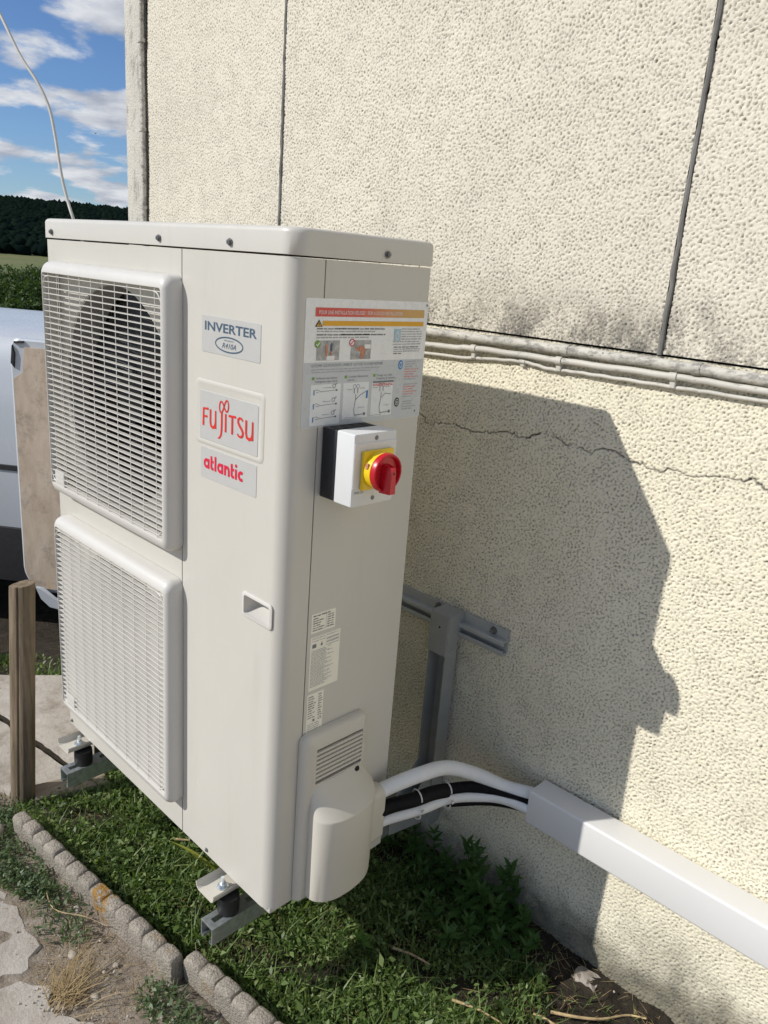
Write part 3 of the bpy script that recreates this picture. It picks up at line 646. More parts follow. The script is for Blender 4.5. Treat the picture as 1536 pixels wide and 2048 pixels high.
class Print:
    """Flat print on the front (a = x, b = z) or the side (a = y, b = z) of the unit."""
    def __init__(s, face, h): s.face = face; s.h = h; s.v = []; s.f = []
    def add(s, v, f): b = len(s.v); s.n = getattr(s, 'n', -1) + 1; e = (s.n % 16) * 2e-5; s.v += [(p[0], p[1], e) for p in v]; s.f += [[b + i for i in q] for q in f]; return s
    def rect(s, a0, a1, b0, b1): return s.add([(a0, b0), (a1, b0), (a1, b1), (a0, b1)], [(0, 1, 2, 3)])
    def poly(s, pts): return s.add(pts, [tuple(range(len(pts)))])
    def rib(s, pts, w, closed=False): return s.add(*ribbon(pts, w, closed))
    def ell(s, ca, cb, ra, rb, w=None, k=36):
        p = [(ca + ra * math.cos(2 * math.pi * i / k), cb + rb * math.sin(2 * math.pi * i / k)) for i in range(k)]
        return s.rib(p, w, True) if w else s.poly(p)
    def text(s, body, a0, a1, b0, h, shear=0.0, bold=0.0):
        cu = bpy.data.curves.new('t', 'FONT'); cu.body = body; cu.size = 1.0; cu.shear = shear; cu.resolution_u = 3; cu.offset = bold
        o = bpy.data.objects.new('t', cu); COL.objects.link(o); me = bpy.data.meshes.new_from_object(o.evaluated_get(bpy.context.evaluated_depsgraph_get()))
        v = np.array([p.co[:2] for p in me.vertices]); f = [list(p.vertices) for p in me.polygons]
        bpy.data.objects.remove(o); bpy.data.curves.remove(cu); bpy.data.meshes.remove(me)
        capH = 0.72 if True else 0
        lo, hi = v[:, 0].min(), v[:, 0].max(); v[:, 0] = a0 + (v[:, 0] - lo) / (hi - lo) * (a1 - a0); v[:, 1] = b0 + v[:, 1] / capH * h
        return s.add(v.tolist(), f)
    def greek(s, a0, a1, b, h, seed=0):
        r = random.Random(seed); a = a0
        while a < a1 - h * 2:
            w = min(a1 - a, h * r.uniform(2.0, 7.0)); s.rect(a, a + w, b, b + h * r.uniform(0.7, 1.0)); a += w + h * r.uniform(0.6, 1.1)
        return s
    def obj(s, name, mat, parent):
        if s.face == 'front': V = [(a, FR - s.h - e, b) for a, b, e in s.v]
        elif s.face == 'side': V = [(s.h + e, a, b) for a, b, e in s.v]
        else: V = [s.face(a, b, s.h + e) for a, b, e in s.v]
        v = np.array(V); c = (v.min(0) + v.max(0)) / 2
        me = bpy.data.meshes.new(name); me.from_pydata((v - c).tolist(), [], s.f)
        finish(me, mat, False); o = bpy.data.objects.new(name, me); o.location = c; _link(o, parent); WT[o.name] = Vector(c); return o
def plate(name, a0, a1, b0, b1, r, th, mat, face='front', parent=None, h0=0.0):
    rg = rrect(a0, a1, b0, b1, r, 5); rg2 = rrect(a0 + th * .4, a1 - th * .4, b0 + th * .4, b1 - th * .4, r, 5)
    f = (lambda a, b, h: (a, FR - h, b)) if face == 'front' else (lambda a, b, h: (h, a, b))
    return G().loft([[f(a, b, h0) for a, b in rg], [f(a, b, h0 + th * .6) for a, b in rg], [f(a, b, h0 + th) for a, b in rg2]], False, True).obj(name, mat, parent or unit)
# INVERTER badge
L1 = plate('nameplate', -0.2505, -0.0765, 1.0775, 1.1415, 0.003, 0.0008, 'label_silver')
Print('front', 0.0012).text('INVERTER', -0.240, -0.087, 1.1165, 0.0155, bold=0.02).obj('lettering', 'ink_slate', L1)
Print('front', 0.0012).ell(-0.166, 1.097, 0.0405, 0.0125, 0.0024, 48).obj('oval_ring', 'ink_slate', L1)
Print('front', 0.0012).text('R410A', -0.186, -0.145, 1.0905, 0.0095, shear=0.3).obj('lettering', 'ink_slate', L1)
Print('front', 0.0012).text('REFRIGERANT', -0.180, -0.152, 1.1028, 0.0022).obj('lettering', 'ink_slate', L1)
# raised frame with the red maker's plate
O4 = rrect(-0.2685, -0.0605, 0.9085, 1.0285, 0.010, 6); M4 = rrect(-0.2640, -0.065, 0.913, 1.024, 0.008, 6); I4 = rrect(-0.2600, -0.069, 0.917, 1.020, 0.006, 6)
pf = G().loft([[(a, y, b) for a, b in r] for r, y in ((O4, FR - 0.0003), (M4, FR - 0.0026), (I4, FR - 0.0012))], False, True).obj('plate_frame', 'casing_paint', unit, ang=60)
L2 = plate('nameplate', -0.2535, -0.0755, 0.9185, 1.0085, 0.003, 0.0016, 'label_silver', h0=0.0005)
def fuj(p):
    a0, w, b0, h = -0.2440, 0.158, 0.9440, 0.0330
    X = lambda u: a0 + u * w
    Yy = lambda v: b0 + v * h
    q = lambda *pts: [(X(u), Yy(v)) for u, v in pts]
    t = 0.0052; th = 0.0034
    p.rib(q((0.02, 0.0), (0.025, 1.0)), [t * 1.15, t * 0.9]); p.rib(q((0.02, 0.95), (0.125, 0.99)), [th, th * 1.3]); p.rib(q((0.02, 0.52), (0.105, 0.55)), [th, th * 1.2])
    p.rib(q((0.165, 1.0), (0.165, 0.30), (0.178, 0.10), (0.215, 0.02), (0.252, 0.10), (0.265, 0.30)), [t] * 6); p.rib(q((0.268, 1.0), (0.268, 0.0)), [t * 0.8, t])
    p.rib(q((0.392, 1.0), (0.390, 0.1), (0.380, -0.22), (0.350, -0.42), (0.315, -0.46)), [t, t, t * 0.9, t * 0.7, t * 0.3])
    p.rib(q((0.468, 1.0), (0.468, 0.0)), [t * 0.9, t * 1.05])
    p.rib(q((0.525, 0.94), (0.665, 0.98)), [th * 1.2, th * 1.2]); p.rib(q((0.595, 0.96), (0.595, 0.0)), [t, t * 1.05])
    p.rib(q((0.795, 0.88), (0.770, 0.985), (0.735, 1.0), (0.705, 0.90), (0.706, 0.75), (0.735, 0.58), (0.775, 0.42), (0.798, 0.26), (0.792, 0.10), (0.760, 0.0), (0.722, 0.02), (0.695, 0.12)), [th, th * 1.1, th * 1.2, t * 0.9, t, t, t, t, t * 0.9, th * 1.2, th * 1.1, th])
    p.rib(q((0.855, 1.0), (0.855, 0.30), (0.870, 0.10), (0.912, 0.02), (0.955, 0.10), (0.970, 0.30)), [t] * 6); p.rib(q((0.972, 1.0), (0.972, 0.0)), [t * 0.8, t])
    # the looped mark over the J and I
    pts = []
    for k in range(48):
        a = 2 * math.pi * k / 48; d = 1 + math.sin(a) ** 2
        pts.append((X(0.432) + 0.0138 * math.cos(a) / d * 1.0, Yy(1.36) + 0.028 * math.sin(a) * math.cos(a) / d + 0.0025 * math.cos(a)))
    p.rib(pts[36:] + pts[:13], 0.0030); p.rib(pts[12:37], 0.0030)
    return p
fuj(Print('front', 0.0026)).obj('lettering', 'ink_red', L2)
L3 = plate('nameplate', -0.2515, -0.0780, 0.8450, 0.9035, 0.003, 0.0008, 'label_silver')
def atl(p):
    a0, b0, h = -0.2405, 0.8640, 0.0190; t = 0.0058; r = h / 2 - t / 2
    x = a0
    def bowl(x): p.ell(x + h / 2, b0 + h / 2, r, r, t, 28); return x + h
    def stem(x, lo, hi): p.rib([(x, b0 + lo), (x, b0 + hi)], t)
    def tee(x): stem(x + t / 2, 0.003, h * 1.38); p.rib([(x + t / 2, b0 + 0.0045), (x + t * 0.9, b0 + t / 2), (x + t * 1.75, b0 + t / 2)], t * 0.95); p.rib([(x, b0 + h - t / 2), (x + t * 1.75, b0 + h - t / 2)], t * 0.85); return x + t * 1.75
    gp = 0.0030
    x = bowl(x); stem(x - t / 2, 0, h); x += gp
    x = tee(x) + gp
    stem(x + t / 2, 0, h * 1.45); x += t + gp
    x = bowl(x); stem(x - t / 2, 0, h); x += gp
    stem(x + t / 2, 0, h)
    w = h * 0.92; p.rib([(x + t / 2, b0 + h * 0.4)] + [(x + w / 2 - (w / 2 - t / 2) * math.cos(RAD(a)), b0 + h - w / 2 + (w / 2 - t / 2) * math.sin(RAD(a))) for a in range(0, 181, 20)] + [(x + w - t / 2, b0)], t); x += w + gp
    x = tee(x) + gp
    stem(x + t / 2, 0, h); p.ell(x + t / 2, b0 + h * 1.32, t * 0.55, t * 0.55); x += t + gp
    p.rib([(x + h / 2 + r * math.cos(RAD(a)), b0 + h / 2 + r * math.sin(RAD(a))) for a in range(50, 311, 13)], t)
    return p
atl(Print('front', 0.0012)).obj('lettering', 'ink_crimson', L3)

# big instruction sheet on the side
ST = plate('instruction_sheet', -0.2925, -0.0020, 0.9795, 1.1900, 0.002, 0.0006, 'sticker_film', 'side')
hs = 0.0010
def P(): return Print('side', hs)
def sy(u): return -0.2925 + 0.2905 * u
def sz(v): return 1.1900 - 0.2105 * v
Print('side', 0.0008).rect(sy(0.003), sy(0.997), sz(0.997), sz(0.485)).obj('lower_field', 'sticker_grey', ST)
P().rect(sy(0.070), sy(0.965), sz(0.135), sz(0.068)).obj('title_bar', 'gradient_bar', ST)
Print('side', 0.0014).text('POUR UNE INSTALLATION RÉUSSIE !  FOR A GOOD INSTALLATION', sy(0.095), sy(0.765), sz(0.117), 0.0062).obj('lettering', 'ink_white', ST)
P().rect(sy(0.125), sy(0.965), sz(0.205), sz(0.167)).obj('warning_bar', 'ink_orange', ST)
Print('side', 0.0013).poly([(sy(0.070), sz(0.212)), (sy(0.125), sz(0.212)), (sy(0.0975), sz(0.158))]).obj('warning_triangle', 'ink_black', ST)
Print('side', 0.0016).poly([(sy(0.081), sz(0.2075)), (sy(0.114), sz(0.2075)), (sy(0.0975), sz(0.172))]).obj('warning_triangle', 'ink_orange', ST)
Print('side', 0.0019).rect(sy(0.095), sy(0.100), sz(0.198), sz(0.182)).rect(sy(0.095), sy(0.100), sz(0.205), sz(0.2015)).obj('warning_mark', 'ink_black', ST)
g1 = P(); g2 = P()
for i, (v, u1) in enumerate(((0.232, 0.62), (0.252, 0.54), (0.278, 0.63), (0.299, 0.49))): (g2 if i % 2 else g1).greek(sy(0.085), sy(u1), sz(v), 0.0021, i)
P().greek(sy(0.225), sy(0.40), sz(0.232), 0.0027, 50).greek(sy(0.27), sy(0.50), sz(0.278), 0.0027, 51).obj('bold_line', 'ink_black', ST)
for i in range(7): g2.greek(sy(0.770 if i < 5 else 0.70), sy(0.955), sz(0.232 + 0.021 * i), 0.0019, 20 + i)
g1.greek(sy(0.71), sy(0.95), sz(0.383), 0.0021, 61); g2.greek(sy(0.71), sy(0.95), sz(0.400), 0.0019, 62); g1.greek(sy(0.71), sy(0.78), sz(0.437), 0.0024, 63); g2.greek(sy(0.71), sy(0.95), sz(0.418), 0.0019, 64)
P().rect(sy(0.705), sy(0.765), sz(0.325), sz(0.228)).obj('drop_icon', 'ink_paleblue', ST)
Print('side', 0.0014).ell(sy(0.735), sz(0.288), 0.0042, 0.0056, 0.0013).rib([(sy(0.735) - 0.003, sz(0.272)), (sy(0.735), sz(0.245)), (sy(0.735) + 0.003, sz(0.272))], 0.0012).obj('drop_icon', 'ink_white', ST)
P().rect(sy(0.090), sy(0.262), sz(0.470), sz(0.317)).obj('photo_print', 'ink_photo', ST); P().rect(sy(0.352), sy(0.515), sz(0.470), sz(0.317)).obj('photo_print', 'ink_photo', ST)
Print('side', 0.0014).rib([(sy(0.160), sz(0.44)), (sy(0.165), sz(0.35))], 0.0050).poly([(sy(0.385), sz(0.39)), (sy(0.42), sz(0.36)), (sy(0.46), sz(0.37)), (sy(0.47), sz(0.40)), (sy(0.455), sz(0.465)), (sy(0.43), sz(0.465)), (sy(0.43), sz(0.41))]).rib([(sy(0.200), sz(0.43)), (sy(0.200), sz(0.40))], 0.0040).obj('photo_print', 'ink_skin', ST)
Print('side', 0.0014).poly([(sy(0.190), sz(0.40)), (sy(0.206), sz(0.40)), (sy(0.206), sz(0.345)), (sy(0.198), sz(0.332)), (sy(0.190), sz(0.35))]).obj('photo_print', 'ink_slate', ST)
Print('side', 0.0014).rect(sy(0.46), sy(0.51), sz(0.385), sz(0.350)).obj('photo_print', 'ink_white', ST); Print('side', 0.0014).rect(sy(0.165), sy(0.225), sz(0.468), sz(0.435)).obj('photo_print', 'ink_white', ST)
Print('side', 0.0014).ell(sy(0.095), sz(0.343), 0.0062, 0.0062).obj('tick_sign', 'ink_green', ST)
Print('side', 0.0017).rib([(sy(0.083), sz(0.344)), (sy(0.092), sz(0.356)), (sy(0.109), sz(0.330))], 0.0013).obj('tick_sign', 'ink_white', ST)
Print('side', 0.0014).ell(sy(0.358), sz(0.335), 0.0062, 0.0062).obj('ban_sign', 'ink_white', ST)
Print('side', 0.0017).ell(sy(0.358), sz(0.335), 0.0055, 0.0055, 0.0016).rib([(sy(0.347), sz(0.348)), (sy(0.369), sz(0.322))], 0.0016).obj('ban_sign', 'ink_crimson', ST)
P().text("LES ÉTAPES CLÉS POUR ÉVITER L'HUMIDITÉ - KEY STEPS TO AVOID MOISTURE", sy(0.058), sy(0.625), sz(0.520), 0.0046).obj('lettering', 'ink_grey', ST)
g2.greek(sy(0.058), sy(0.60), sz(0.545), 0.0017, 70).greek(sy(0.058), sy(0.54), sz(0.565), 0.0017, 71)
for k, (u0, u1, t1, t2) in enumerate(((0.065, 0.285, 'Vérification des liaisons :', 'Refrigerant pipes check'), (0.315, 0.515, "Contrôle d'étanchéité :", 'Leak test'), (0.550, 0.725, 'Tirage au vide :', 'Cleaning & vacuum'))):
    P().rect(sy(u0), sy(u0 + 0.020), sz(0.620), sz(0.597)).obj('number_mark', 'ink_green', ST)
    P().text(t1, sy(u0 + 0.027), sy(min(u1, u0 + 0.20)), sz(0.617), 0.0038).text(t2, sy(u0 + 0.027), sy(u0 + 0.027 + (0.17 if len(t2) > 12 else 0.055)), sz(0.643), 0.0038).obj('lettering', 'ink_grey', ST)
    b0, b1 = (0.955, 0.658) if k else (0.985, 0.658)
    P().rect(sy(u0 - 0.005), sy(u1 + 0.005), sz(b0), sz(b1)).obj('diagram_panel', 'sticker_panel', ST)
d1 = Print('side', 0.0014); d2 = Print('side', 0.0014); d3 = Print('side', 0.0014)
for v in (0.72, 0.83, 0.935):
    d1.rib([(sy(0.085), sz(v + 0.02)), (sy(0.085), sz(v - 0.02))], 0.0022)
    d2.rib([(sy(0.088), sz(v - 0.018)), (sy(0.11), sz(v - 0.022)), (sy(0.135), sz(v - 0.005)), (sy(0.25), sz(v - 0.012))], 0.0007).rect(sy(0.25), sy(0.264), sz(v - 0.004), sz(v - 0.018))
    d2.ell(sy(0.235), sz(v - 0.045), 0.0032, 0.0032, 0.0008).rib([(sy(0.243), sz(v - 0.052)), (sy(0.258), sz(v - 0.068))], 0.0013); d3.greek(sy(0.155), sy(0.215), sz(v - 0.032), 0.0013, int(v * 100)).greek(sy(0.1), sy(0.13), sz(v + 0.002), 0.0013, int(v * 90))
for u in (0.40, 0.615):
    for du in (0.0, 0.028): d2.ell(sy(u + du), sz(0.69), 0.0034, 0.0034, 0.0006).rib([(sy(u + du), sz(0.707)), (sy(u + du), sz(0.745))], 0.0014)
    d2.rib([(sy(u + 0.014), sz(0.75)), (sy(u + 0.014), sz(0.80)), (sy(u + 0.004), sz(0.88)), (sy(u + 0.012), sz(0.93)), (sy(u + 0.085), sz(0.925))], 0.0010).rect(sy(u + 0.085), sy(u + 0.102), sz(0.937), sz(0.913))
    d2.rib([(sy(u + 0.014), sz(0.80)), (sy(u + 0.05), sz(0.765)), (sy(u + 0.10), sz(0.735 if u < 0.5 else 0.775))], 0.0010)
    d3.greek(sy(u - 0.06), sy(u - 0.015), sz(0.715), 0.0014, int(u * 77)).greek(sy(u + 0.045), sy(u + 0.09), sz(0.71), 0.0014, int(u * 78)).greek(sy(u + 0.04), sy(u + 0.09), sz(0.87), 0.0013, int(u * 79)).greek(sy(u - 0.07), sy(u + 0.03), sz(0.948), 0.0012, int(u * 71))
d1.rib([(sy(0.506), sz(0.795)), (sy(0.508), sz(0.730))], 0.0040)
d1.obj('diagram_blue', 'ink_blue', ST); d2.obj('diagram_line', 'ink_grey', ST); d3.obj('diagram_note', 'ink_light', ST)
Print('side', 0.0014).rect(sy(0.550), sy(0.732), sz(0.672), sz(0.658)).obj('diagram_bar', 'ink_grey', ST)
Print('side', 0.0014).greek(sy(0.553), sy(0.725), sz(0.686), 0.0014, 3).greek(sy(0.553), sy(0.725), sz(0.697), 0.0014, 4).obj('red_note', 'ink_red', ST)
P().ell(sy(0.785), sz(0.53), 0.0062, 0.0085).obj('round_icon', 'ink_blue', ST)
Print('side', 0.0014).ell(sy(0.785), sz(0.53), 0.0026, 0.0048, 0.0012).obj('round_icon', 'ink_white', ST)
Print('side', 0.0012).ell(sy(0.775), sz(0.852), 0.0066, 0.0085).obj('round_icon', 'ink_black', ST)
Print('side', 0.0016).ell(sy(0.775), sz(0.852), 0.0040, 0.0052, 0.0009).rect(sy(0.772), sy(0.779), sz(0.862), sz(0.842)).obj('round_icon', 'ink_white', ST)
gr = P()
for i in range(20):
    v = 0.508 + 0.0218 * i
    if i == 8 or i == 15: continue
    red = 3 <= i <= 6 or 10 <= i <= 13
    (gr if red else g2).greek(sy(0.825), sy(0.955 - 0.02 * (i % 3)), sz(v), 0.0021, 90 + i)
gr.obj('red_note', 'ink_pink', ST); g1.obj('text_line', 'ink_grey', ST); g2.obj('text_line', 'ink_light', ST)
P().rect(sy(0.945), sy(0.957), sz(0.955), sz(0.935)).obj('corner_mark', 'ink_grey', ST)
P().poly([(sy(0.975), sz(0.02)), (sy(0.995), sz(0.02)), (sy(0.987), sz(0.045))]).obj('corner_mark', 'ink_slate', ST)
# three rating labels under the switch
def rating(a0, a1, b0, b1, kind):
    o = plate('rating_label', a0, a1, b0, b1, 0.001, 0.0005, 'label_white', 'side'); p = Print('side', 0.0009); l = Print('side', 0.0009); w = a1 - a0; h = b1 - b0
    if kind == 0:
        p.greek(a0 + w * .06, a0 + w * .8, b1 - h * .14, 0.0026, 1)
        for i in range(6): p.greek(a0 + w * .06, a0 + w * (.35 + .1 * ((i * 2) % 3)), b1 - h * (.27 + .12 * i), 0.0019, i); p.greek(a0 + w * .65, a0 + w * .92, b1 - h * (.25 + .12 * i), 0.0019, i + 9)
        l.rib([(a0 + w * .6, b1 - h * .16), (a0 + w * .6, b0 + h * .15)], 0.0006); l.rib([(a0 + w * .04, b0 + h * .14), (a1 - w * .04, b0 + h * .14)], 0.0006)
    elif kind == 1:
        for (u0, u1, v0, v1) in ((.06, .26, .03, .08), (.30, .48, .03, .08), (.53, .95, .03, .09), (.53, .95, .105, .15), (.53, .73, .165, .215), (.75, .95, .165, .215)):
            l.rib([(a0 + w * u0, b1 - h * v0), (a0 + w * u1, b1 - h * v0), (a0 + w * u1, b1 - h * v1), (a0 + w * u0, b1 - h * v1)], 0.0007, True)
        p.rect(a0 + w * .06, a0 + w * .19, b1 - h * .20, b1 - h * .13); p.poly([(a0 + w * .33, b1 - h * .19), (a0 + w * .41, b1 - h * .19), (a0 + w * .37, b1 - h * .11)])
        for i in range(26): l.greek(a0 + w * .04, a0 + w * (.52 + .06 * ((i * 7) % 3)), b1 - h * (.26 + .0268 * i), 0.0013, i + 200)
        for i in range(9): l.greek(a0 + w * .6, a0 + w * (.70 + .05 * (i % 3)), b1 - h * (.25 + .075 * i), 0.0013, i + 300)
    else:
        for i in range(10): p.greek(a0 + w * .06, a0 + w * (.45 + .1 * (i % 2)), b1 - h * (.08 + .06 * i), 0.0019, i + 20); p.greek(a0 + w * .68, a0 + w * .93, b1 - h * (.08 + .06 * i), 0.0019, i + 40)
        p.text('CE', a0 + w * .70, a0 + w * .93, b0 + h * .27, 0.006)
        p.rect(a0 + w * .38, a0 + w * .50, b0 + h * .27, b0 + h * .33)
        for i in range(4): l.greek(a0 + w * .06, a0 + w * (.9 - .05 * i), b0 + h * (.04 + .055 * i), 0.0016, i + 60)
    p.obj('print', 'ink_grey', o); l.obj('fine_print', 'ink_light', o)
rating(-0.246, -0.187, 0.592, 0.631, 0); rating(-0.246, -0.172, 0.4725, 0.584, 1); rating(-0.247, -0.2065, 0.382, 0.465, 2)

# ------------------------------------------------------------------ pipe cover at the foot of the side
pc = G()
SEC1 = [(0.0006, -0.2440), (0.020, -0.2441), (0.040, -0.2438), (0.055, -0.2375), (0.0670, -0.2240), (0.0745, -0.2050), (0.0770, -0.1830), (0.0768, -0.1600), (0.0735, -0.1350), (0.0660, -0.1120), (0.050, -0.0890), (0.030, -0.0740), (0.0006, -0.0660)]
SEC0 = [(a * 0.925, b + 0.001) for a, b in SEC1]
def cov(z, t, kx, y0=None, y1=None):
    p = [Vector((a[0] + (b[0] - a[0]) * t, a[1] + (b[1] - a[1]) * t, 0)) for a, b in zip(SEC0, SEC1)]
    ylo, yhi = p[0].y, p[-1].y
    q_ = spline(p, 4)
    return [(0.0006 + (v.x - 0.0006) * kx, v.y if y0 is None else y0 + (v.y - ylo) / (yhi - ylo) * (y1 - y0), z) for v in q_]
pc.loft([cov(0.013, 0.0, 0.97), cov(0.015, 0.0, 1.0), cov(0.10, 0.5, 1.0), cov(0.2030, 1.0, 1.0), cov(0.2065, 1.0, 0.988), cov(0.2085, 1.0, 0.965), cov(0.222, 1.0, 0.80, -0.2435, -0.069), cov(0.240, 1.0, 0.57, -0.2425, -0.078), cov(0.256, 1.0, 0.385, -0.241, -0.086), cov(0.2675, 1.0, 0.30, -0.240, -0.090), cov(0.2695, 1.0, 0.27, -0.240, -0.090)], False, True)
cover = pc.obj('pipe_cover', 'cover_plastic', unit, ang=22)
# flat back plate with the louvre: side strips and the bars between the slots
vy0, vy1, vz0, vz1 = -0.232, -0.109, 0.272, 0.350
pl = G()
def plateloft(r0, r1, r2): pl.loft([[(x, a, b) for a, b in r] for r, x in ((r0, 0.0007), (r0, 0.010), (r1, 0.017), (r2, 0.0195))], False, False)
r0 = rrect(-0.2625, -0.0955, 0.003, 0.3845, (0.002, 0.002, 0.016, 0.016), 6); r1 = rrect(-0.258, -0.098, 0.005, 0.381, (0.002, 0.002, 0.014, 0.014), 6); r2 = rrect(-0.254, -0.101, 0.007, 0.377, (0.002, 0.002, 0.012, 0.012), 6); r3 = rrect(vy0, vy1, vz0, vz1, 0.0008, 6)
pl.loft([[(x, a, b) for a, b in r] for r, x in ((r0, 0.0007), (r0, 0.010), (r1, 0.0165), (r2, 0.0195), (r3, 0.0200), (r3, 0.008))], False, False)
pl.obj('back_plate', 'cover_plastic', cover, ang=40)
nb = 8; step = (vz1 - vz0) / nb
for k in range(1, nb): 
    zz = vz0 + step * k; b = step * 0.27
    G().add([(0.0198, vy0, zz - b), (0.0198, vy1, zz - b), (0.0198, vy1, zz + b), (0.0198, vy0, zz + b), (0.0155, vy0, zz - b + .001), (0.0155, vy1, zz - b + .001), (0.0155, vy1, zz + b + .001), (0.0155, vy0, zz + b + .001)],
            [(0, 1, 2, 3), (7, 6, 5, 4), (0, 4, 5, 1), (3, 2, 6, 7), (0, 3, 7, 4), (1, 5, 6, 2)]).obj('louvre_bar', 'cover_plastic', cover, smooth=False)
G().box(0.0009, 0.003, vy0 - .002, vy1 + .002, vz0 - .002, vz1 + .002).obj('louvre_back', 'dark_cavity', cover, smooth=False)
G().cyl((0.020, -0.122, 0.2615), (0.7, 0, 0.7), 0.0065, 0.003, 16).obj('screw_pocket', 'dark_cavity', cover)
# collar where the pipes leave
cl = G(); ring = lambda s, y: [(x, y, z) for x, z in rrect(0.001, 0.047 * s, 0.062, 0.196 * (0.5 + s / 2), 0.020, 6)]
ringi = lambda y: [(x, y, z) for x, z in rrect(0.003, 0.043, 0.068, 0.190, 0.016, 6)]
cl.loft([ring(1.0, -0.100), ring(1.0, -0.055), ring(0.985, -0.052), ringi(-0.052), ringi(-0.064)], False, True)
cl.obj('collar', 'cover_plastic', cover)

# ------------------------------------------------------------------ isolator switch on the side
sw = thing('isolator_switch', (0.0, -0.196, 0.857), 'white and black isolator switch box with red rotary knob on yellow plate', 'switch')
bb = G(); bb.bbox(0.0012, 0.0395, -0.2445, -0.1475, 0.8575, 0.9805, 0.002, 2); base = bb.obj('base', 'switch_black', sw)
for k in range(4): G().bbox(0.008, 0.033, -0.236 + 0.022 * k, -0.220 + 0.022 * k, 0.9803, 0.9812, 0.0003, 1).obj('knockout', 'rubber', base)
ld = G(); 
lidp = lambda a0, a1, b0, b1, x: [(x, a, b) for a, b in rrect(a0, a1, b0, b1, 0.003, 3)]
ld.loft([lidp(-0.2455, -0.1465, 0.8565, 0.9815, 0.0402), lidp(-0.2455, -0.1465, 0.8565, 0.9815, 0.078), lidp(-0.2450, -0.147, 0.857, 0.981, 0.0812), lidp(-0.2435, -0.1485, 0.8590, 0.9790, 0.0818)], True, True)
ldo = ld.obj('lid', 'switch_white', sw, ang=25)
G().bbox(0.0815, 0.0838, -0.2455, -0.1468, 0.888, 0.966, 0.001, 1).obj('raised_panel', 'switch_white', ldo)
for z in (0.9725, 0.868):
    G().cyl((0.0816, -0.195, z), (1, 0, 0), 0.0040, 0.0008, 18).obj('screw', 'ink_grey', ldo)
def pf2(a, b, h): return (0.0818 + h, a, b)
Print(pf2, 0.0006).text('IP65 CE', -0.2385, -0.218, 0.8795, 0.0048).obj('lettering', 'ink_grey', ldo)
kn = (0.0, -0.1985, 0.9195)
yp = G().bbox(0.0842, 0.0915, -0.2305, -0.1600, 0.8865, 0.9535, 0.002, 2).obj('yellow_plate', 'switch_yellow', sw)
def circ(x, r, k=40): return [(x, kn[1] + r * math.cos(2 * math.pi * i / k), kn[2] + r * math.sin(2 * math.pi * i / k)) for i in range(k)]
G().loft([circ(0.0916, 0.0318), circ(0.106, 0.0318), circ(0.1065, 0.029)], True, True).obj('yellow_ring', 'switch_yellow', sw)
G().bbox(0.0955, 0.1015, kn[1] - 0.0322, kn[1] - 0.0285, kn[2] + 0.006, kn[2] + 0.016, 0.0006, 1).obj('lock_slot', 'ink_skin', sw)
kb = G().loft([circ(0.1068, 0.0315), circ(0.1085, 0.0332), circ(0.1150, 0.0332), circ(0.1180, 0.0322), circ(0.1190, 0.0305), circ(0.1180, 0.0288), circ(0.1110, 0.0265), circ(0.1105, 0.010)], True, True).obj('knob', 'switch_red', sw, ang=40)
hd = G(); prof = [(-0.0125, -0.033), (0.0125, -0.033), (0.0095, 0.004), (0.0070, 0.0140), (-0.0070, 0.0140), (-0.0095, 0.004)]
tp = [(-0.0065, -0.0335), (0.0065, -0.0335), (0.0050, 0.004), (0.0035, 0.0110), (-0.0035, 0.0110), (-0.0050, 0.004)]
hd.loft([[(0.1112, kn[1] + a, kn[2] + b) for a, b in prof], [(0.1255, kn[1] + (a + c) / 2, kn[2] + (b + d) / 2) for (a, b), (c, d) in zip(prof, tp)], [(0.1310, kn[1] + a, kn[2] + b) for a, b in tp]])
hdo = hd.obj('handle', 'switch_red', kb, ang=25)
G().cyl((0.1308, kn[1], kn[2] + 0.002), (1, 0, 0), 0.0022, 0.0006, 10).obj('pointer_mark', 'ink_black', kb)

# ------------------------------------------------------------------ brackets, rail, rubber mounts
rail = thing('mounting_rail', (-0.45, GAP, 0.39), 'grey metal mounting rail bolted flat to the wall behind the heat pump', 'rail')
rx0, rx1 = -0.96, 0.046
sec = [(0.339, 0.386), (0.339, 0.4475), (0.334, 0.4475), (0.334, 0.423), (0.319, 0.423), (0.317, 0.4205), (0.317, 0.412), (0.320, 0.412), (0.320, 0.4195), (0.334, 0.4195), (0.334, 0.392), (0.320, 0.392), (0.320, 0.399), (0.317, 0.399), (0.317, 0.3885), (0.319, 0.386)]
G().loft([[(x, a, b) for a, b in sec] for x in (rx0, rx1)]).obj('profile', 'rail_alu', rail, ang=20)
for x in (-0.77, -0.62, -0.33, -0.172, 0.004):
    g = G(); g.cyl((x, 0.3338, 0.4345), (0, -1, 0), 0.0095, 0.0016, 20); g.cyl((x, 0.3322, 0.4345), (0, -1, 0), 0.0065, 0.006, 6); g.cyl((x, 0.3262, 0.4345), (0, -1, 0), 0.0035, 0.006, 10)
    g.obj('bolt', 'screw_metal', rail)
ZT = -0.0715
def slotted(g, axis_pts, half, slot_half, lo, hi, slots, put):
    """A web made of two strips and the bridges between its slots."""
    put(g, -half, -slot_half, lo, hi); put(g, slot_half, half, lo, hi); a = lo
    for s0, s1 in slots: put(g, -slot_half, slot_half, a, s0); a = s1
    put(g, -slot_half, slot_half, a, hi)
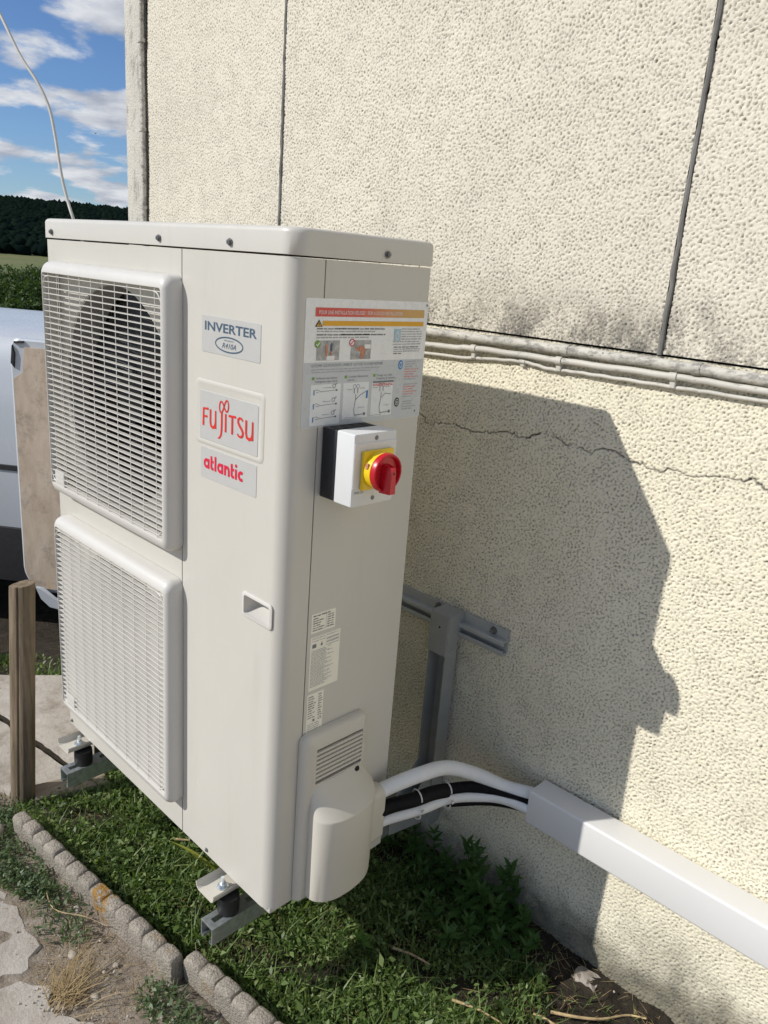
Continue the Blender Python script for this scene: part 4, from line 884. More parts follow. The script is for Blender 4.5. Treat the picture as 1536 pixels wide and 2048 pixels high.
def bracket(ax, label):
    t = thing('wall_bracket', (ax, GAP - 0.02, ZT - 0.05), label, 'bracket', 'brackets under the heat pump')
    g = G(); sl = [(-0.372 + 0.085 * k, -0.327 + 0.085 * k) for k in range(7)]
    slotted(g, None, 0.0205, 0.0065, -0.386, 0.29, sl, lambda g, a, b, y0, y1: g.box(ax + a, ax + b, y0, y1, ZT - 0.0025, ZT))
    for s in (-1, 1):
        xo = ax + s * 0.0205; xi = ax + s * 0.0180
        g.box(min(xo, xi), max(xo, xi), -0.386, 0.29, ZT - 0.041, ZT - 0.0026)
        l0 = ax + s * 0.0179; l1 = ax + s * 0.0115
        g.box(min(l0, l1), max(l0, l1), -0.386, 0.29, ZT - 0.041, ZT - 0.0388)
        l2 = ax + s * 0.0115; l3 = ax + s * 0.0137
        g.box(min(l2, l3), max(l2, l3), -0.386, 0.29, ZT - 0.0387, ZT - 0.0330)
    g.obj('arm', 'galvanised', t, smooth=False)
    g = G(); sl = [(-0.09 + 0.072 * k, -0.062 + 0.072 * k) for k in range(6)]
    slotted(g, None, 0.0245, 0.008, -0.16, 0.372, sl, lambda g, a, b, z0, z1: g.box(ax + a, ax + b, 0.318, 0.3215, z0, z1))
    for s in (-1, 1):
        xo = ax + s * 0.0245; xi = ax + s * 0.0275; g.box(min(xo, xi), max(xo, xi), 0.278, 0.3215, -0.16, 0.372)
    g.obj('upright', 'bracket_paint', t, smooth=False)
    g = G(); g.bbox(ax - 0.029, ax + 0.029, 0.2745, 0.2775, 0.340, 0.4495, 0.001, 1); g.bbox(ax + 0.0278, ax + 0.0305, 0.2777, 0.334, 0.373, 0.4495, 0.001, 1); g.bbox(ax - 0.0305, ax - 0.0278, 0.2777, 0.334, 0.373, 0.4495, 0.001, 1); g.box(ax - 0.0277, ax + 0.0277, 0.2777, 0.334, 0.447, 0.4495)
    hk = g.obj('hook', 'bracket_paint', t, smooth=False)
    G().cyl((ax + 0.003, 0.2748, 0.413), (0, -1, 0), 0.003, 0.0006, 12).obj('rivet_hole', 'dark_cavity', hk)
    G().cyl((ax + 0.0276, 0.298, 0.350), (1, 0, 0), 0.0045, 0.002, 14).obj('rivet', 'zinc_bolt', t)
    # brace plates tying arm and upright together
    for s in (-1, 1):
        xx = ax + s * 0.0222; x2 = xx + s * 0.0022
        g = G(); pts = [(0.277, 0.03), (0.277, -0.14), (0.13, ZT - 0.040), (0.13, ZT + 0.002), (0.20, ZT + 0.012)]
        g.loft([[(x, a, b) for a, b in pts] for x in (xx, x2)]); g.obj('gusset', 'bracket_paint', t, smooth=False)
    return t
bracket(AX[0], 'galvanised bracket arm under the near end of the heat pump')
bracket(AX[1], 'galvanised bracket arm under the far end, over the paving')
for ax, lb in zip(AX, ('black rubber mount with zinc bolt on the near bracket arm', 'black rubber mount with zinc bolt on the far bracket arm')):
    for yy in ((-0.330,)):
        t = thing('rubber_mount', (ax, yy, ZT), lb, 'rubber mount', 'mounts between the arms and the unit')
        c = Vector((ax - 0.004, yy, ZT + 0.0004))
        g = G(); r = 0.0225; g.loft([[(c.x + rr * math.cos(a), c.y + rr * math.sin(a), c.z + h) for a in np.linspace(0, 2 * math.pi, 24, endpoint=False)] for rr, h in ((r, 0.0), (r * 1.04, 0.010), (r * 1.04, 0.026), (r, 0.0395))]); g.obj('damper', 'rubber', t)
        g = G(); g.cyl(c + Vector((-0.022, 0, 0.0448)), (0, 0, 1), 0.0125, 0.0018, 20); g.cyl(c + Vector((-0.022, 0, 0.0466)), (0, 0, 1), 0.0085, 0.007, 6); g.cyl(c + Vector((-0.022, 0, 0.0536)), (0, 0, 1), 0.0042, 0.014, 10); g.obj('bolt', 'zinc_bolt', t)

# ------------------------------------------------------------------ pipes and trunking
def pipe(name, pts, r, mat, label, cat, ribs=False, group=None):
    P_ = spline(pts, 14)
    if ribs:
        L = [0]
        for a, b in zip(P_[:-1], P_[1:]): L.append(L[-1] + (b - a).length)
        tot = L[-1]; npt = int(tot / 0.00115); Q = []
        for k in range(npt):
            s = tot * k / (npt - 1); i = min(len(P_) - 2, int(np.searchsorted(L, s, side='right') - 1)); tt = (s - L[i]) / max(1e-9, L[i + 1] - L[i]); Q.append(P_[i].lerp(P_[i + 1], tt))
        g = G().tube(Q, [r * (1.0 if k % 4 < 2 else 0.86) for k in range(npt)], 14)
    else: g = G().tube(P_, r, 16)
    o = g.obj(name, mat, None, ang=60); meta(o, label, cat, group); return o
E0 = (0.235, 0.305)
pipe('insulated_pipe', [(0.024, -0.08, 0.160), (0.030, -0.045, 0.178), (0.058, 0.04, 0.193), (0.068, 0.125, 0.178), (0.098, 0.200, 0.142), (0.145, 0.258, 0.107), (0.215, 0.300, 0.100), (0.30, 0.305, 0.095)], 0.0165, 'insulation_white', 'white insulated pipe arching highest from the pipe cover into trunking', 'pipe')
pipe('insulated_pipe', [(0.022, -0.08, 0.095), (0.032, -0.03, 0.100), (0.060, 0.05, 0.103), (0.074, 0.130, 0.100), (0.100, 0.195, 0.090), (0.145, 0.25, 0.083), (0.215, 0.285, 0.070), (0.30, 0.292, 0.07)], 0.0155, 'insulation_white', 'white insulated pipe strapped beneath the black sleeve', 'pipe')
pipe('cable_sleeve', [(0.026, -0.08, 0.128), (0.038, -0.03, 0.133), (0.060, 0.03, 0.135), (0.068, 0.08, 0.132), (0.078, 0.118, 0.127)], 0.0160, 'black_sleeve', 'smooth black sleeve bundled with the white pipe by ties', 'sleeve')
pipe('corrugated_tube', [(0.066, 0.085, 0.128), (0.078, 0.130, 0.125), (0.100, 0.185, 0.117), (0.140, 0.243, 0.101), (0.205, 0.285, 0.085), (0.30, 0.29, 0.08)], 0.0130, 'black_sleeve', 'black corrugated tube running over the lower white pipe', 'tube', ribs=True)
pipe('corrugated_tube', [(0.070, 0.14, 0.078), (0.105, 0.215, 0.066), (0.150, 0.262, 0.062), (0.215, 0.295, 0.060), (0.30, 0.30, 0.06)], 0.0100, 'black_sleeve', 'lower black corrugated tube passing under the white pipe', 'tube', ribs=True)
for (y, lb, c, a, b) in ((0.036, 'white cable tie nearest the pipe cover', (0.0595, 0.038, 0.1185), 0.0175, 0.0345), (0.118, 'white cable tie at the end of the black sleeve', (0.0755, 0.121, 0.1125), 0.0175, 0.0325)):
    hi = Vector((c[0], c[1], c[2] + b - 0.0175)); lo = Vector((c[0], c[1], c[2] - b + 0.0165))
    pts = [(hi if math.sin(t) >= 0 else lo) + Vector((0.0178 * math.cos(t), -0.004 * math.cos(t), 0.0178 * math.sin(t))) for t in np.linspace(0, 2 * math.pi, 33)]
    g = G().tube(pts, 0.0018, 6); g.bbox(c[0] + a - 0.001, c[0] + a + 0.006, c[1] - 0.004, c[1] + 0.003, c[2] - 0.012, c[2] - 0.005, 0.001, 1)
    meta(g.obj('cable_tie', 'tie_white'), lb, 'cable tie', 'ties around the pipe bundle')
tk = thing('cable_trunking', (0.203, 0.30, 0.036), 'white rectangular plastic trunking running along the wall to the right', 'trunking')
tilt = 0.013
def tring(x, gr=0.0): return [(x, a, b + (x - 0.203) * tilt) for a, b in rrect(0.2655 + gr, 0.3345 - gr, 0.0405 + gr, 0.1275 - gr, 0.006 if not gr else 0.004, 4)]
g = G(); g.loft([tring(0.2045, 0.0025), tring(0.203, 0.0022), tring(0.203), tring(3.2), ], False, True); g.loft([tring(0.2045, 0.0025), tring(0.28, 0.0025)], False, False); g.obj('cover', 'trunk_pvc', tk)
G().box(0.281, 0.285, 0.27, 0.332, 0.045, 0.124).obj('inner_end', 'dark_cavity', tk, smooth=False)

# ------------------------------------------------------------------ overhead cable, bird

cb = pipe('overhead_cable', [(-3.7, -0.4, 3.6), (-3.1, -0.05, 2.75), (-2.8264, 0.2576, 2.3126), (-2.6808, 0.3042, 2.097), (-2.582, 0.3342, 1.947), (-2.5041, 0.3657, 1.8475), (-2.4567, 0.3869, 1.7574), (-2.422, 0.3909, 1.6555), (-2.3766, 0.3886, 1.5146), (-2.3399, 0.3941, 1.4114), (-2.2987, 0.4062, 1.314), (-2.36, 0.50, 1.15), (-2.30, 0.60, 0.7), (-2.28, 0.7, 0.0), (-2.28, 0.72, -0.62)], 0.0060, 'cable_sheath', 'loose pale cable curving down out of the sky behind the heat pump', 'cable')
bd = G().tube([(-40.74, 19.37, 6.66), (-40.68, 19.40, 6.68), (-40.58, 19.44, 6.69), (-40.5, 19.47, 6.68)], [0.01, 0.045, 0.04, 0.008], 8)
for sgn in (-1, 1): bd.add([(-40.63, 19.42, 6.70), (-40.56, 19.45, 6.70), (-40.62 + sgn * 0.10, 19.43 + sgn * 0.2, 6.78), (-40.67 + sgn * 0.08, 19.41 + sgn * 0.18, 6.77)], [(0, 1, 2, 3)])
bd.v = [(-40.62 + (a + 40.62) * 0.42, 19.42 + (b - 19.42) * 0.42, 6.68 + (c_ - 6.68) * 0.42) for a, b, c_ in bd.v]
meta(bd.obj('bird', 'bird_dark'), 'tiny dark bird in the blue sky between two clouds', 'bird')

# ------------------------------------------------------------------ edging, slabs, post, boards
def edging(p0, p1, n_, ztop, label, lean=0.012):
    p0 = Vector((*p0, 0)); p1 = Vector((*p1, 0)); L = (p1 - p0).length; d = (p1 - p0) / L; nn = Vector((d.y, -d.x, 0))     # nn: towards the path (-y)
    rr = random.Random(int(L * 1000)); prof = []; KS = (0.0, 0.05, 0.13, 0.35, 0.65, 0.87, 0.95); th = 0.0175
    rings = []
    for i in range(n_):
        dz = rr.uniform(-0.0025, 0.0025)
        for kk in KS + ((1.0,) if i == n_ - 1 else ()):
            u = (i + kk) / n_; e_ = min(kk, 1 - kk); b = 0.0 if e_ < 0.01 else (0.62 if e_ < 0.06 else (0.9 if e_ < 0.2 else 1.0))
            c = p0 + d * (L * u); zt = ztop + dz - 0.0095 * (1 - b); z0 = GZ - 0.06; wt = th + 0.0045 * b - 0.0035
            e = [(-th, z0), (-th, ztop - 0.026), (-wt, zt - 0.006), (-wt + 0.003, zt - 0.001), (-wt * 0.5, zt + 0.0012), (wt * 0.5, zt + 0.0012), (wt - 0.003, zt - 0.001), (wt, zt - 0.006), (th, ztop - 0.026), (th, z0)]
            chip = 0.004 if rr.random() < 0.06 else 0.0
            rings.append([c - nn * (a + lean * (z - GZ) / 0.07 + rr.uniform(-.0007, .0007)) + Vector((0, 0, z + rr.uniform(-.0012, .0012) - (chip if z > ztop - 0.01 else 0))) for a, z in e])
    o = G().loft(rings).obj('edging_block', 'edging_concrete', None, ang=45, origin='base')
    return meta(o, label, 'edging', 'scalloped concrete edging between lawn and path')
edging((-0.900, -0.462), (-0.214, -0.392), 13, -0.228, 'long scalloped concrete edging block with orange lichen, beside the lawn', -0.006)
edging((-0.208, -0.365), (0.36, -0.300), 11, -0.222, 'scalloped concrete edging block at the bottom of the picture', -0.006)

def slab(name, pts, ztop, th, label, jit=0.006, seed=0, rough=True):
    r = random.Random(seed); P2 = []
    for (a, b), (c, d) in zip(pts, pts[1:] + pts[:1]):
        m = max(1, int(math.hypot(c - a, d - b) / 0.025))
        for i in range(m): P2.append((a + (c - a) * i / m + (r.uniform(-jit, jit) if i else 0), b + (d - b) * i / m + (r.uniform(-jit, jit) if i else 0)))
    cxm = sum(p[0] for p in P2) / len(P2); cym = sum(p[1] for p in P2) / len(P2)
    inn = [(cxm + (a - cxm) * 0.99 , cym + (b - cym) * 0.985) for a, b in P2]
    o = G().loft([[(a, b, ztop - th) for a, b in P2], [(a, b, ztop - 0.004) for a, b in P2], [(a, b, ztop) for a, b in inn]], True, True).obj(name, 'slab_concrete', None, ang=30, origin='base')
    return meta(o, label, 'paving slab')
slab('paving_slab', [(-1.86, -0.33), (-1.125, -0.232), (-1.02, -0.205), (-1.21, -0.09), (-1.36, 0.0), (-1.62, -0.02)], -0.283, 0.09, 'pale concrete slab behind the wooden post, edge nearest the van', 0.004, 1)
slab('paving_slab', [(-1.75, -0.62), (-1.30, -0.50), (-1.075, -0.425), (-0.985, -0.315), (-1.005, -0.235), (-1.14, -0.264), (-1.84, -0.358)], -0.284, 0.09, 'pale concrete slab at the foot of the wooden post', 0.004, 2)
slab('paving_slab', [(-1.20, -1.05), (-1.02, -0.66), (-0.74, -0.585), (-0.60, -0.575), (-0.50, -0.575), (-0.455, -0.62), (-0.47, -0.70), (-0.55, -1.05)], -0.2955, 0.08, 'cracked pale concrete slab at the left edge, above the dry tuft', 0.012, 3)
slab('paving_slab', [(-0.535, -1.05), (-0.455, -0.705), (-0.44, -0.645), (-0.385, -0.60), (-0.315, -0.625), (-0.245, -0.575), (-0.165, -0.545), (-0.12, -0.50), (-0.03, -0.50), (0.10, -0.60), (0.1, -1.05)], -0.2955, 0.08, 'cracked pale concrete slab in the bottom left corner', 0.013, 4)

t = thing('wooden_post', (-1.03, -0.405, -0.31), 'short weathered round wooden post with a flat top beside the heat pump', 'post')
g = G(); rings = []; K = 48
for i, zz in enumerate(np.linspace(-0.42, 0.368, 30)):
    f = (zz + 0.31) / 0.68; c = (-1.030, -0.405 + 0.037 * f)
    rings.append([(c[0] + (0.0325 + 0.0012 * math.sin(3 * a + 1) + 0.0010 * math.sin(11 * a) - (0.004 if abs(((a - 5.45 + math.pi) % (2 * math.pi)) - math.pi) < 0.08 else 0)) * math.cos(a), c[1] + (0.0325 + 0.0012 * math.sin(3 * a + 1) - (0.004 if abs(((a - 5.45 + math.pi) % (2 * math.pi)) - math.pi) < 0.08 else 0)) * math.sin(a), zz + (0.006 * math.sin(a + 1) if i == 29 else 0)) for a in np.linspace(0, 2 * math.pi, K, endpoint=False)])
g.loft(rings).obj('shaft', 'post_wood', t, ang=25)
g = G(); g.bbox(-0.035, 0.035, -0.10, 0.10, -0.012, 0.012, 0.003, 1)
def placed(g, name, mat, loc, rot, label, cat, group=None):
    mm = Matrix.LocRotScale(Vector(loc), Euler(rot), None); g.v = [tuple(mm @ Vector(p)) for p in g.v]
    return meta(g.obj(name, mat), label, cat, group)
placed(g, 'old_board', 'old_board', (-0.985, -0.285, -0.283), (0, 0.05, RAD(-16)), 'weathered board lying flat in front of the far bracket arm', 'board')

# ------------------------------------------------------------------ van with its rear door folded back
VP = Vector((-2.9, 0.344, 0)); VT = Vector((0.788, 0.616, 0)); VN = Vector((0.616, -0.788, 0))
def vv(s, n_, z): p = VP + VT * s + VN * n_; return (p.x, p.y, z)
van = thing('parked_van', vv(-1.2, -0.9, -0.76), 'white van parked beyond the house with its rear door folded back', 'van')
sec = [(-0.10, -0.47), (-0.06, -0.455), (-0.052, -0.15), (-0.045, -0.12), (-0.045, 0.20), (-0.055, 0.45), (-0.080, 0.62), (-0.12, 0.735), (-0.16, 0.785), (-0.24, 0.812), (-0.5, 0.826), (-0.85, 0.83)]
full = sec + [(-1.7 - a, b) for a, b in sec[:-1]][::-1]
def vring(s, k=1.0, zt=1.0): return [vv(s, -0.85 + (a + 0.85) * k, (b + 0.47) * zt - 0.47) for a, b in full]
g = G(); g.loft([vring(0.80, 0.985), vring(0.79), vring(0.4), vring(-1.6), vring(-2.2, 0.995, 0.995), vring(-2.6, 0.97, 0.93), vring(-3.0, 0.93, 0.68), vring(-3.7, 0.87, 0.58), vring(-3.85, 0.78, 0.42)]); body = g.obj('body', 'van_white', van, ang=30)
for sd in (0, 1):
    n0 = -0.046 if sd == 0 else -1.654; k = 1 if sd == 0 else -1
    g = G(); g.loft([[vv(s, n0 + k * a, b) for a, b in ((-0.01, -0.46), (0.004, -0.455), (0.010, -0.30), (0.006, -0.165), (-0.01, -0.16))] for s in (-3.5, 0.785)]); g.obj('sill_shade', 'van_black', van)  # black band stands in for shade along the lower body
    g = G(); g.loft([[vv(s, n0 + k * (-0.022 if z > .5 else 0.004), z) for s, z in ((-2.25, 0.42), (-1.55, 0.42), (-1.55, 0.66), (-2.05, 0.66))], [vv(s, n0 + k * (-0.08 if z > .5 else 0.0), z) for s, z in ((-2.25, 0.42), (-1.55, 0.42), (-1.55, 0.66), (-2.05, 0.66))]]); g.obj('side_window', 'van_glass', van)
    for s in (-2.95, -0.95):
        c0 = Vector(vv(s, n0 + k * 0.012, -0.46)); ax_ = VN * (-k)
        w = G(); w.tube([c0, c0 + ax_ * 0.03, c0 + ax_ * 0.17, c0 + ax_ * 0.2], [0.27, 0.30, 0.30, 0.27], 32); wo_ = w.obj('wheel', 'tyre', van)
        r_ = G(); r_.tube([c0 - ax_ * 0.004, c0 + ax_ * 0.02], [0.19, 0.17], 28); r_.obj('rim', 'rim_steel', wo_)
    g = G(); g.loft([[vv(s, n0 + k * 0.0025, z) for s, z in ((-3.4, 0.14), (0.78, 0.14), (0.78, 0.17), (-3.4, 0.17))], [vv(s, n0 + k * 0.008, z) for s, z in ((-3.4, 0.143), (0.78, 0.143), (0.78, 0.167), (-3.4, 0.167))]]); g.obj('rub_strip', 'van_black', van)
# the door: white shell, plywood lining on the face turned to us, latch hardware on its free edge
def dring(pts, n_): return [vv(s, n_, z) for s, z in pts]
dO = rrect(0.025, 0.80, -0.455, 0.808, (0.13, 0.05, 0.05, 0.05), 6)
dI = rrect(0.035, 0.79, -0.445, 0.800, (0.12, 0.045, 0.045, 0.045), 6)
door = G().loft([dring(dI, 0.0), dring(dO, 0.008), dring(dO, 0.045), dring(dI, 0.052)]).obj('rear_door', 'van_white', van)
ply = rrect(0.040, 0.76, -0.43, 0.772, (0.11, 0.03, 0.03, 0.002), 6)
ply = [p_ for p_ in ply if not (p_[0] < 0.06 and p_[1] > 0.7)] + [(0.105, 0.772), (0.095, 0.70), (0.090, 0.655), (0.042, 0.62)]
G().loft([dring(ply, 0.0535), dring(ply, 0.0615)]).obj('plywood_lining', 'plywood', door, ang=20)
g = G(); g.loft([dring([(0.032, 0.69), (0.048, 0.67), (0.056, 0.74), (0.044, 0.78)], 0.0525), dring([(0.034, 0.695), (0.046, 0.68), (0.054, 0.738), (0.044, 0.775)], 0.062)]); g.loft([dring([(0.055, 0.786), (0.10, 0.790), (0.102, 0.800), (0.055, 0.796)], 0.0525), dring([(0.055, 0.786), (0.10, 0.790), (0.102, 0.800), (0.055, 0.796)], 0.062)]); g.obj('latch', 'van_black', door, smooth=False)
g = G(); g.loft([dring([(0.10, -0.42), (0.135, -0.42), (0.20, -0.47), (0.31, -0.50), (0.28, -0.545), (0.17, -0.53), (0.12, -0.48)], 0.064), dring([(0.10, -0.42), (0.13, -0.43), (0.20, -0.475), (0.30, -0.505), (0.27, -0.535), (0.17, -0.52), (0.125, -0.48)], 0.078)]); g.obj('lower_corner_trim', 'van_white', door)

# ------------------------------------------------------------------ grass and weeds
def inpoly(px, py, poly):
    ins = np.zeros(len(px), bool)
    for (a, b), (c, d) in zip(poly, poly[1:] + poly[:1]):
        cond = ((b > py) != (d > py)); ins ^= cond & (px < (c - a) * (py - b) / (d - b + 1e-12) + a)
    return ins
def scatter(poly, dens, seed, thin=None):
    r = np.random.default_rng(seed); a = np.array(poly); lo, hi = a.min(0), a.max(0); n_ = int((hi - lo).prod() * dens)
    x = r.uniform(lo[0], hi[0], n_); y = r.uniform(lo[1], hi[1], n_); m = inpoly(x, y, poly)
    if thin is not None: m &= r.random(n_) < thin(x, y)
    return x[m], y[m]
def blades(x, y, z, h, w, seed, lean=0.6):
    r = np.random.default_rng(seed); n_ = len(x); a = r.uniform(0, 2 * np.pi, n_); l = r.uniform(0.1, 1.0, n_) * lean; H = h * r.uniform(0.55, 1.25, n_); Wd = w * r.uniform(0.7, 1.3, n_)
    dx, dy = np.cos(a), np.sin(a); b = a + np.pi / 2 + r.normal(0, .4, n_); sx, sy_ = np.cos(b) * Wd / 2, np.sin(b) * Wd / 2
    def pt(f, wf, s): return np.stack([x + dx * H * l * f * f * 1.1 + s * sx * wf, y + dy * H * l * f * f * 1.1 + s * sy_ * wf, z + H * f * (1 - 0.28 * l * f)], -1)
    V = np.stack([pt(0, .8, -1), pt(0, .8, 1), pt(.5, 1, 1), pt(.5, 1, -1), pt(1, .12, 1), pt(1, .12, -1)], 1)
    o = np.arange(n_)[:, None] * 6; F = np.concatenate([o + [0, 1, 2, 3], o + [3, 2, 4, 5]], 1).reshape(-1, 4)
    return V.reshape(-1, 3), F
def leaflets(x, y, z, size, seed, aspect=0.55, tilt=0.6):
    r = np.random.default_rng(seed); n_ = len(x); a = r.uniform(0, 2 * np.pi, n_); S_ = size * r.uniform(0.5, 1.35, n_); ti = r.normal(0.15, tilt, n_); ro = r.normal(0, tilt, n_)
    d = np.stack([np.cos(a) * np.cos(ti), np.sin(a) * np.cos(ti), np.sin(ti)], -1)
    s = np.stack([-np.sin(a) * np.cos(ro), np.cos(a) * np.cos(ro), np.sin(ro)], -1); nn = np.cross(d, s)
    p = np.stack([x, y, z], -1); L = S_[:, None]; Wd = L * aspect / 2
    V = np.stack([p, p + d * L * .42 + s * Wd + nn * L * .07, p + d * L - nn * L * 0.10, p + d * L * .42 - s * Wd + nn * L * .07], 1)
    o = np.arange(n_)[:, None] * 4; F = (o + [0, 1, 2, 3])
    return V.reshape(-1, 3), F
def joinVF(parts):
    V = []; F = []; b = 0
    for v, f in parts: V.append(v); F.append(f + b); b += len(v)
    return np.vstack(V), np.vstack(F)
LAWN = [(-1.00, -0.44), (-0.90, -0.435), (-0.20, -0.355), (0.36, -0.27), (0.40, -0.1), (0.42, 0.10), (0.36, 0.20), (0.30, 0.30), (0.12, 0.335), (-1.35, 0.335), (-1.30, 0.05), (-1.05, -0.10), (-0.97, -0.2)]
def lawn_thin(x, y): return np.clip(0.62 + 0.75 * wave(x, y, 9, 16), 0.06, 1) * np.clip((0.44 - x) / 0.22 + 0.15, 0.0, 1)
def gzv(x, y): return terrain(x, y) + 0.002
parts = []
x, y = scatter(LAWN, 46000, 1, lawn_thin); parts.append(blades(x, y, gzv(x, y), 0.027, 0.0024, 2, 0.9))
x, y = scatter(LAWN, 52000, 3, lawn_thin); r_ = np.random.default_rng(5); parts.append(leaflets(x, y, gzv(x, y) + r_.uniform(0.002, 0.026, len(x)), 0.0105, 4, 0.5))
x, y = scatter(LAWN, 9000, 6, lawn_thin); parts.append(leaflets(x, y, gzv(x, y) + r_.uniform(0.012, 0.034, len(x)), 0.016, 7, 0.45))
x, y = scatter(LAWN, 3600, 8, lawn_thin); parts.append(blades(x, y, gzv(x, y), 0.060, 0.0030, 9, 1.6))
x, y = scatter(LAWN, 5000, 81, lawn_thin); parts.append(leaflets(x, y, gzv(x, y) + r_.uniform(0.004, 0.03, len(x)), 0.024, 82, 0.5, 0.8))
FARG = [(-1.02, -0.16), (-1.22, -0.07), (-1.37, 0.03), (-1.62, 0.0), (-1.88, -0.30), (-2.5, -0.35), (-2.3, 0.42), (-1.75, 0.5), (-1.72, 0.33), (-1.2, 0.33)]
x, y = scatter(FARG, 12000, 21, lambda a, b: np.clip(0.35 + 0.5 * wave(a, b, 12, 9) + np.clip((a + 1.75) * 1.6, -0.3, 0.4), 0.0, 1)); parts.append(blades(x, y, gzv(x, y), 0.04, 0.004, 22, 0.9))
x, y = scatter(FARG, 6000, 23, lambda a, b: np.clip(0.3 + 0.5 * wave(a, b, 12, 9), 0.0, 1)); parts.append(leaflets(x, y, gzv(x, y) + r_.uniform(0.002, 0.025, len(x)), 0.016, 24))
x, y = scatter([(0.30, 0.30), (0.34, 0.16), (0.40, -0.1), (0.62, 0.0), (0.60, 0.30)], 3800, 91, lambda a, b: np.clip(0.15 + 0.8 * wave(a, b, 31, 26), 0, 1)); parts.append(blades(x, y, gzv(x, y) + 0.004, 0.030, 0.0026, 92, 1.1))
V, F = joinVF(parts)
meta(fastmesh('grass', V, F, 'grass_leaf'), 'short green grass and clover growing under the heat pump', 'grass', kind='stuff')
parts = []
for poly, dens, sd in (([(-1.10, -0.55), (-0.97, -0.455), (-0.86, -0.485), (-0.70, -0.47), (-0.62, -0.485), (-0.66, -0.56), (-0.80, -0.60)], 42000, 31), ([(-0.62, -0.47), (-0.54, -0.46), (-0.45, -0.475), (-0.44, -0.52), (-0.50, -0.57), (-0.60, -0.57), (-0.66, -0.53)], 22000, 35),
                       ([(-0.26, -0.44), (-0.20, -0.415), (-0.02, -0.40), (0.0, -0.46), (-0.10, -0.50), (-0.22, -0.49)], 30000, 39), ([(-1.13, -0.50), (-0.99, -0.36), (-0.93, -0.40), (-0.95, -0.47), (-1.05, -0.56)], 16000, 43)):
    x, y = scatter(poly, dens, sd, lambda a, b: np.clip(0.55 + 0.7 * wave(a, b, 14, 30), 0, 1)); parts.append(leaflets(x, y, gzv(x, y) + r_.uniform(0.003, 0.034, len(x)), 0.015, sd + 1, 0.42))
    x, y = scatter(poly, dens * .6, sd + 2, lambda a, b: np.clip(0.55 + 0.7 * wave(a, b, 14, 30), 0, 1)); parts.append(blades(x, y, gzv(x, y), 0.032, 0.003, sd + 3, 1.0))
V, F = joinVF(parts); meta(fastmesh('ground_weeds', V, F, 'weed_leaf'), 'low grey-green weeds on the path side of the edging', 'weeds', kind='stuff')
# straw litter and grit on the bare soil
DIRT = [(-0.72, -0.48), (-0.45, -0.455), (-0.22, -0.425), (0.05, -0.40), (0.1, -0.55), (-0.15, -0.56), (-0.35, -0.62), (-0.50, -0.59), (-0.66, -0.60)]
parts = []
x, y = scatter(DIRT, 5200, 51); n_ = len(x); V, F = blades(x, y, gzv(x, y) + 0.002, 0.006, 0.0011, 52, 9.0); parts.append((V, F))
x, y = scatter(LAWN, 900, 53); V, F = blades(x, y, gzv(x, y) + 0.012, 0.007, 0.0016, 54, 9.0); parts.append((V, F))
x, y = scatter([(0.22, 0.34), (0.30, 0.20), (0.36, 0.05), (0.40, -0.15), (0.80, -0.05), (0.80, 0.335)], 2600, 55); V, F = blades(x, y, gzv(x, y) + 0.006 + 0.02 * np.clip((y - 0.2) / 0.14, 0, 1), 0.006, 0.0015, 56, 9.0); parts.append((V, F))
V, F = joinVF(parts); meta(fastmesh('straw_litter', V, F, 'straw_leaf'), 'short dry straw scattered over the bare soil', 'straw', kind='stuff')
def pebble_mesh(seed):
    bm = bmesh.new(); bmesh.ops.create_icosphere(bm, subdivisions=2, radius=1.0); r = random.Random(seed); k = [Vector((r.gauss(0, 1), r.gauss(0, 1), r.gauss(0, 1))) for _ in range(5)]
    for v in bm.verts: v.co *= 1 + 0.16 * sum(math.sin(2.2 * v.co.dot(q) + i) for i, q in enumerate(k)) / 2
    vs = np.array([v.co[:] for v in bm.verts]); bm.verts.index_update(); fs = np.array([[v.index for v in f.verts] for f in bm.faces]); bm.free(); return vs, fs
pv = [pebble_mesh(i) for i in range(4)]; parts = []; rr = np.random.default_rng(60)
GRIT = [(-0.72, -0.48), (-0.45, -0.455), (-0.22, -0.425), (0.05, -0.40), (0.15, -0.65), (-0.3, -0.70), (-0.55, -0.62)]
x, y = scatter(GRIT, 3600, 61, lambda a, b: np.clip(0.5 + wave(a, b, 16, 22), 0.05, 1))
for a, b in zip(x, y):
    v, f = pv[rr.integers(4)]; s_ = min(0.0045, 0.0016 * math.exp(rr.normal(0, 0.55))); R_ = np.array(Euler(rr.uniform(0, 6, 3)).to_matrix())
    parts.append(((v * s_ * np.array([1, 1, 0.75])) @ R_.T + np.array([a, b, GZ + 0.006 + s_ * 0.2]), f))
BARE = [(0.22, 0.34), (0.30, 0.20), (0.36, 0.05), (0.40, -0.15), (0.80, -0.05), (0.80, 0.335)]
x, y = scatter(BARE, 450, 63)
for a, b in zip(x, y):
    v, f = pv[rr.integers(4)]; s_ = min(0.0036, 0.0015 * math.exp(rr.normal(0, 0.5))); R_ = np.array(Euler(rr.uniform(0, 6, 3)).to_matrix())
    parts.append(((v * s_ * np.array([1, 1, 0.7])) @ R_.T + np.array([a, b, GZ + 0.008 + 0.02 * min(1, max(0, (b - 0.2) / 0.14)) + s_ * 0.2]), f))
V, F = joinVF(parts); meta(fastmesh('gravel', V, F, 'stone_pale'), 'pale grit strewn over soil and slabs beside the edging', 'gravel', kind='stuff')
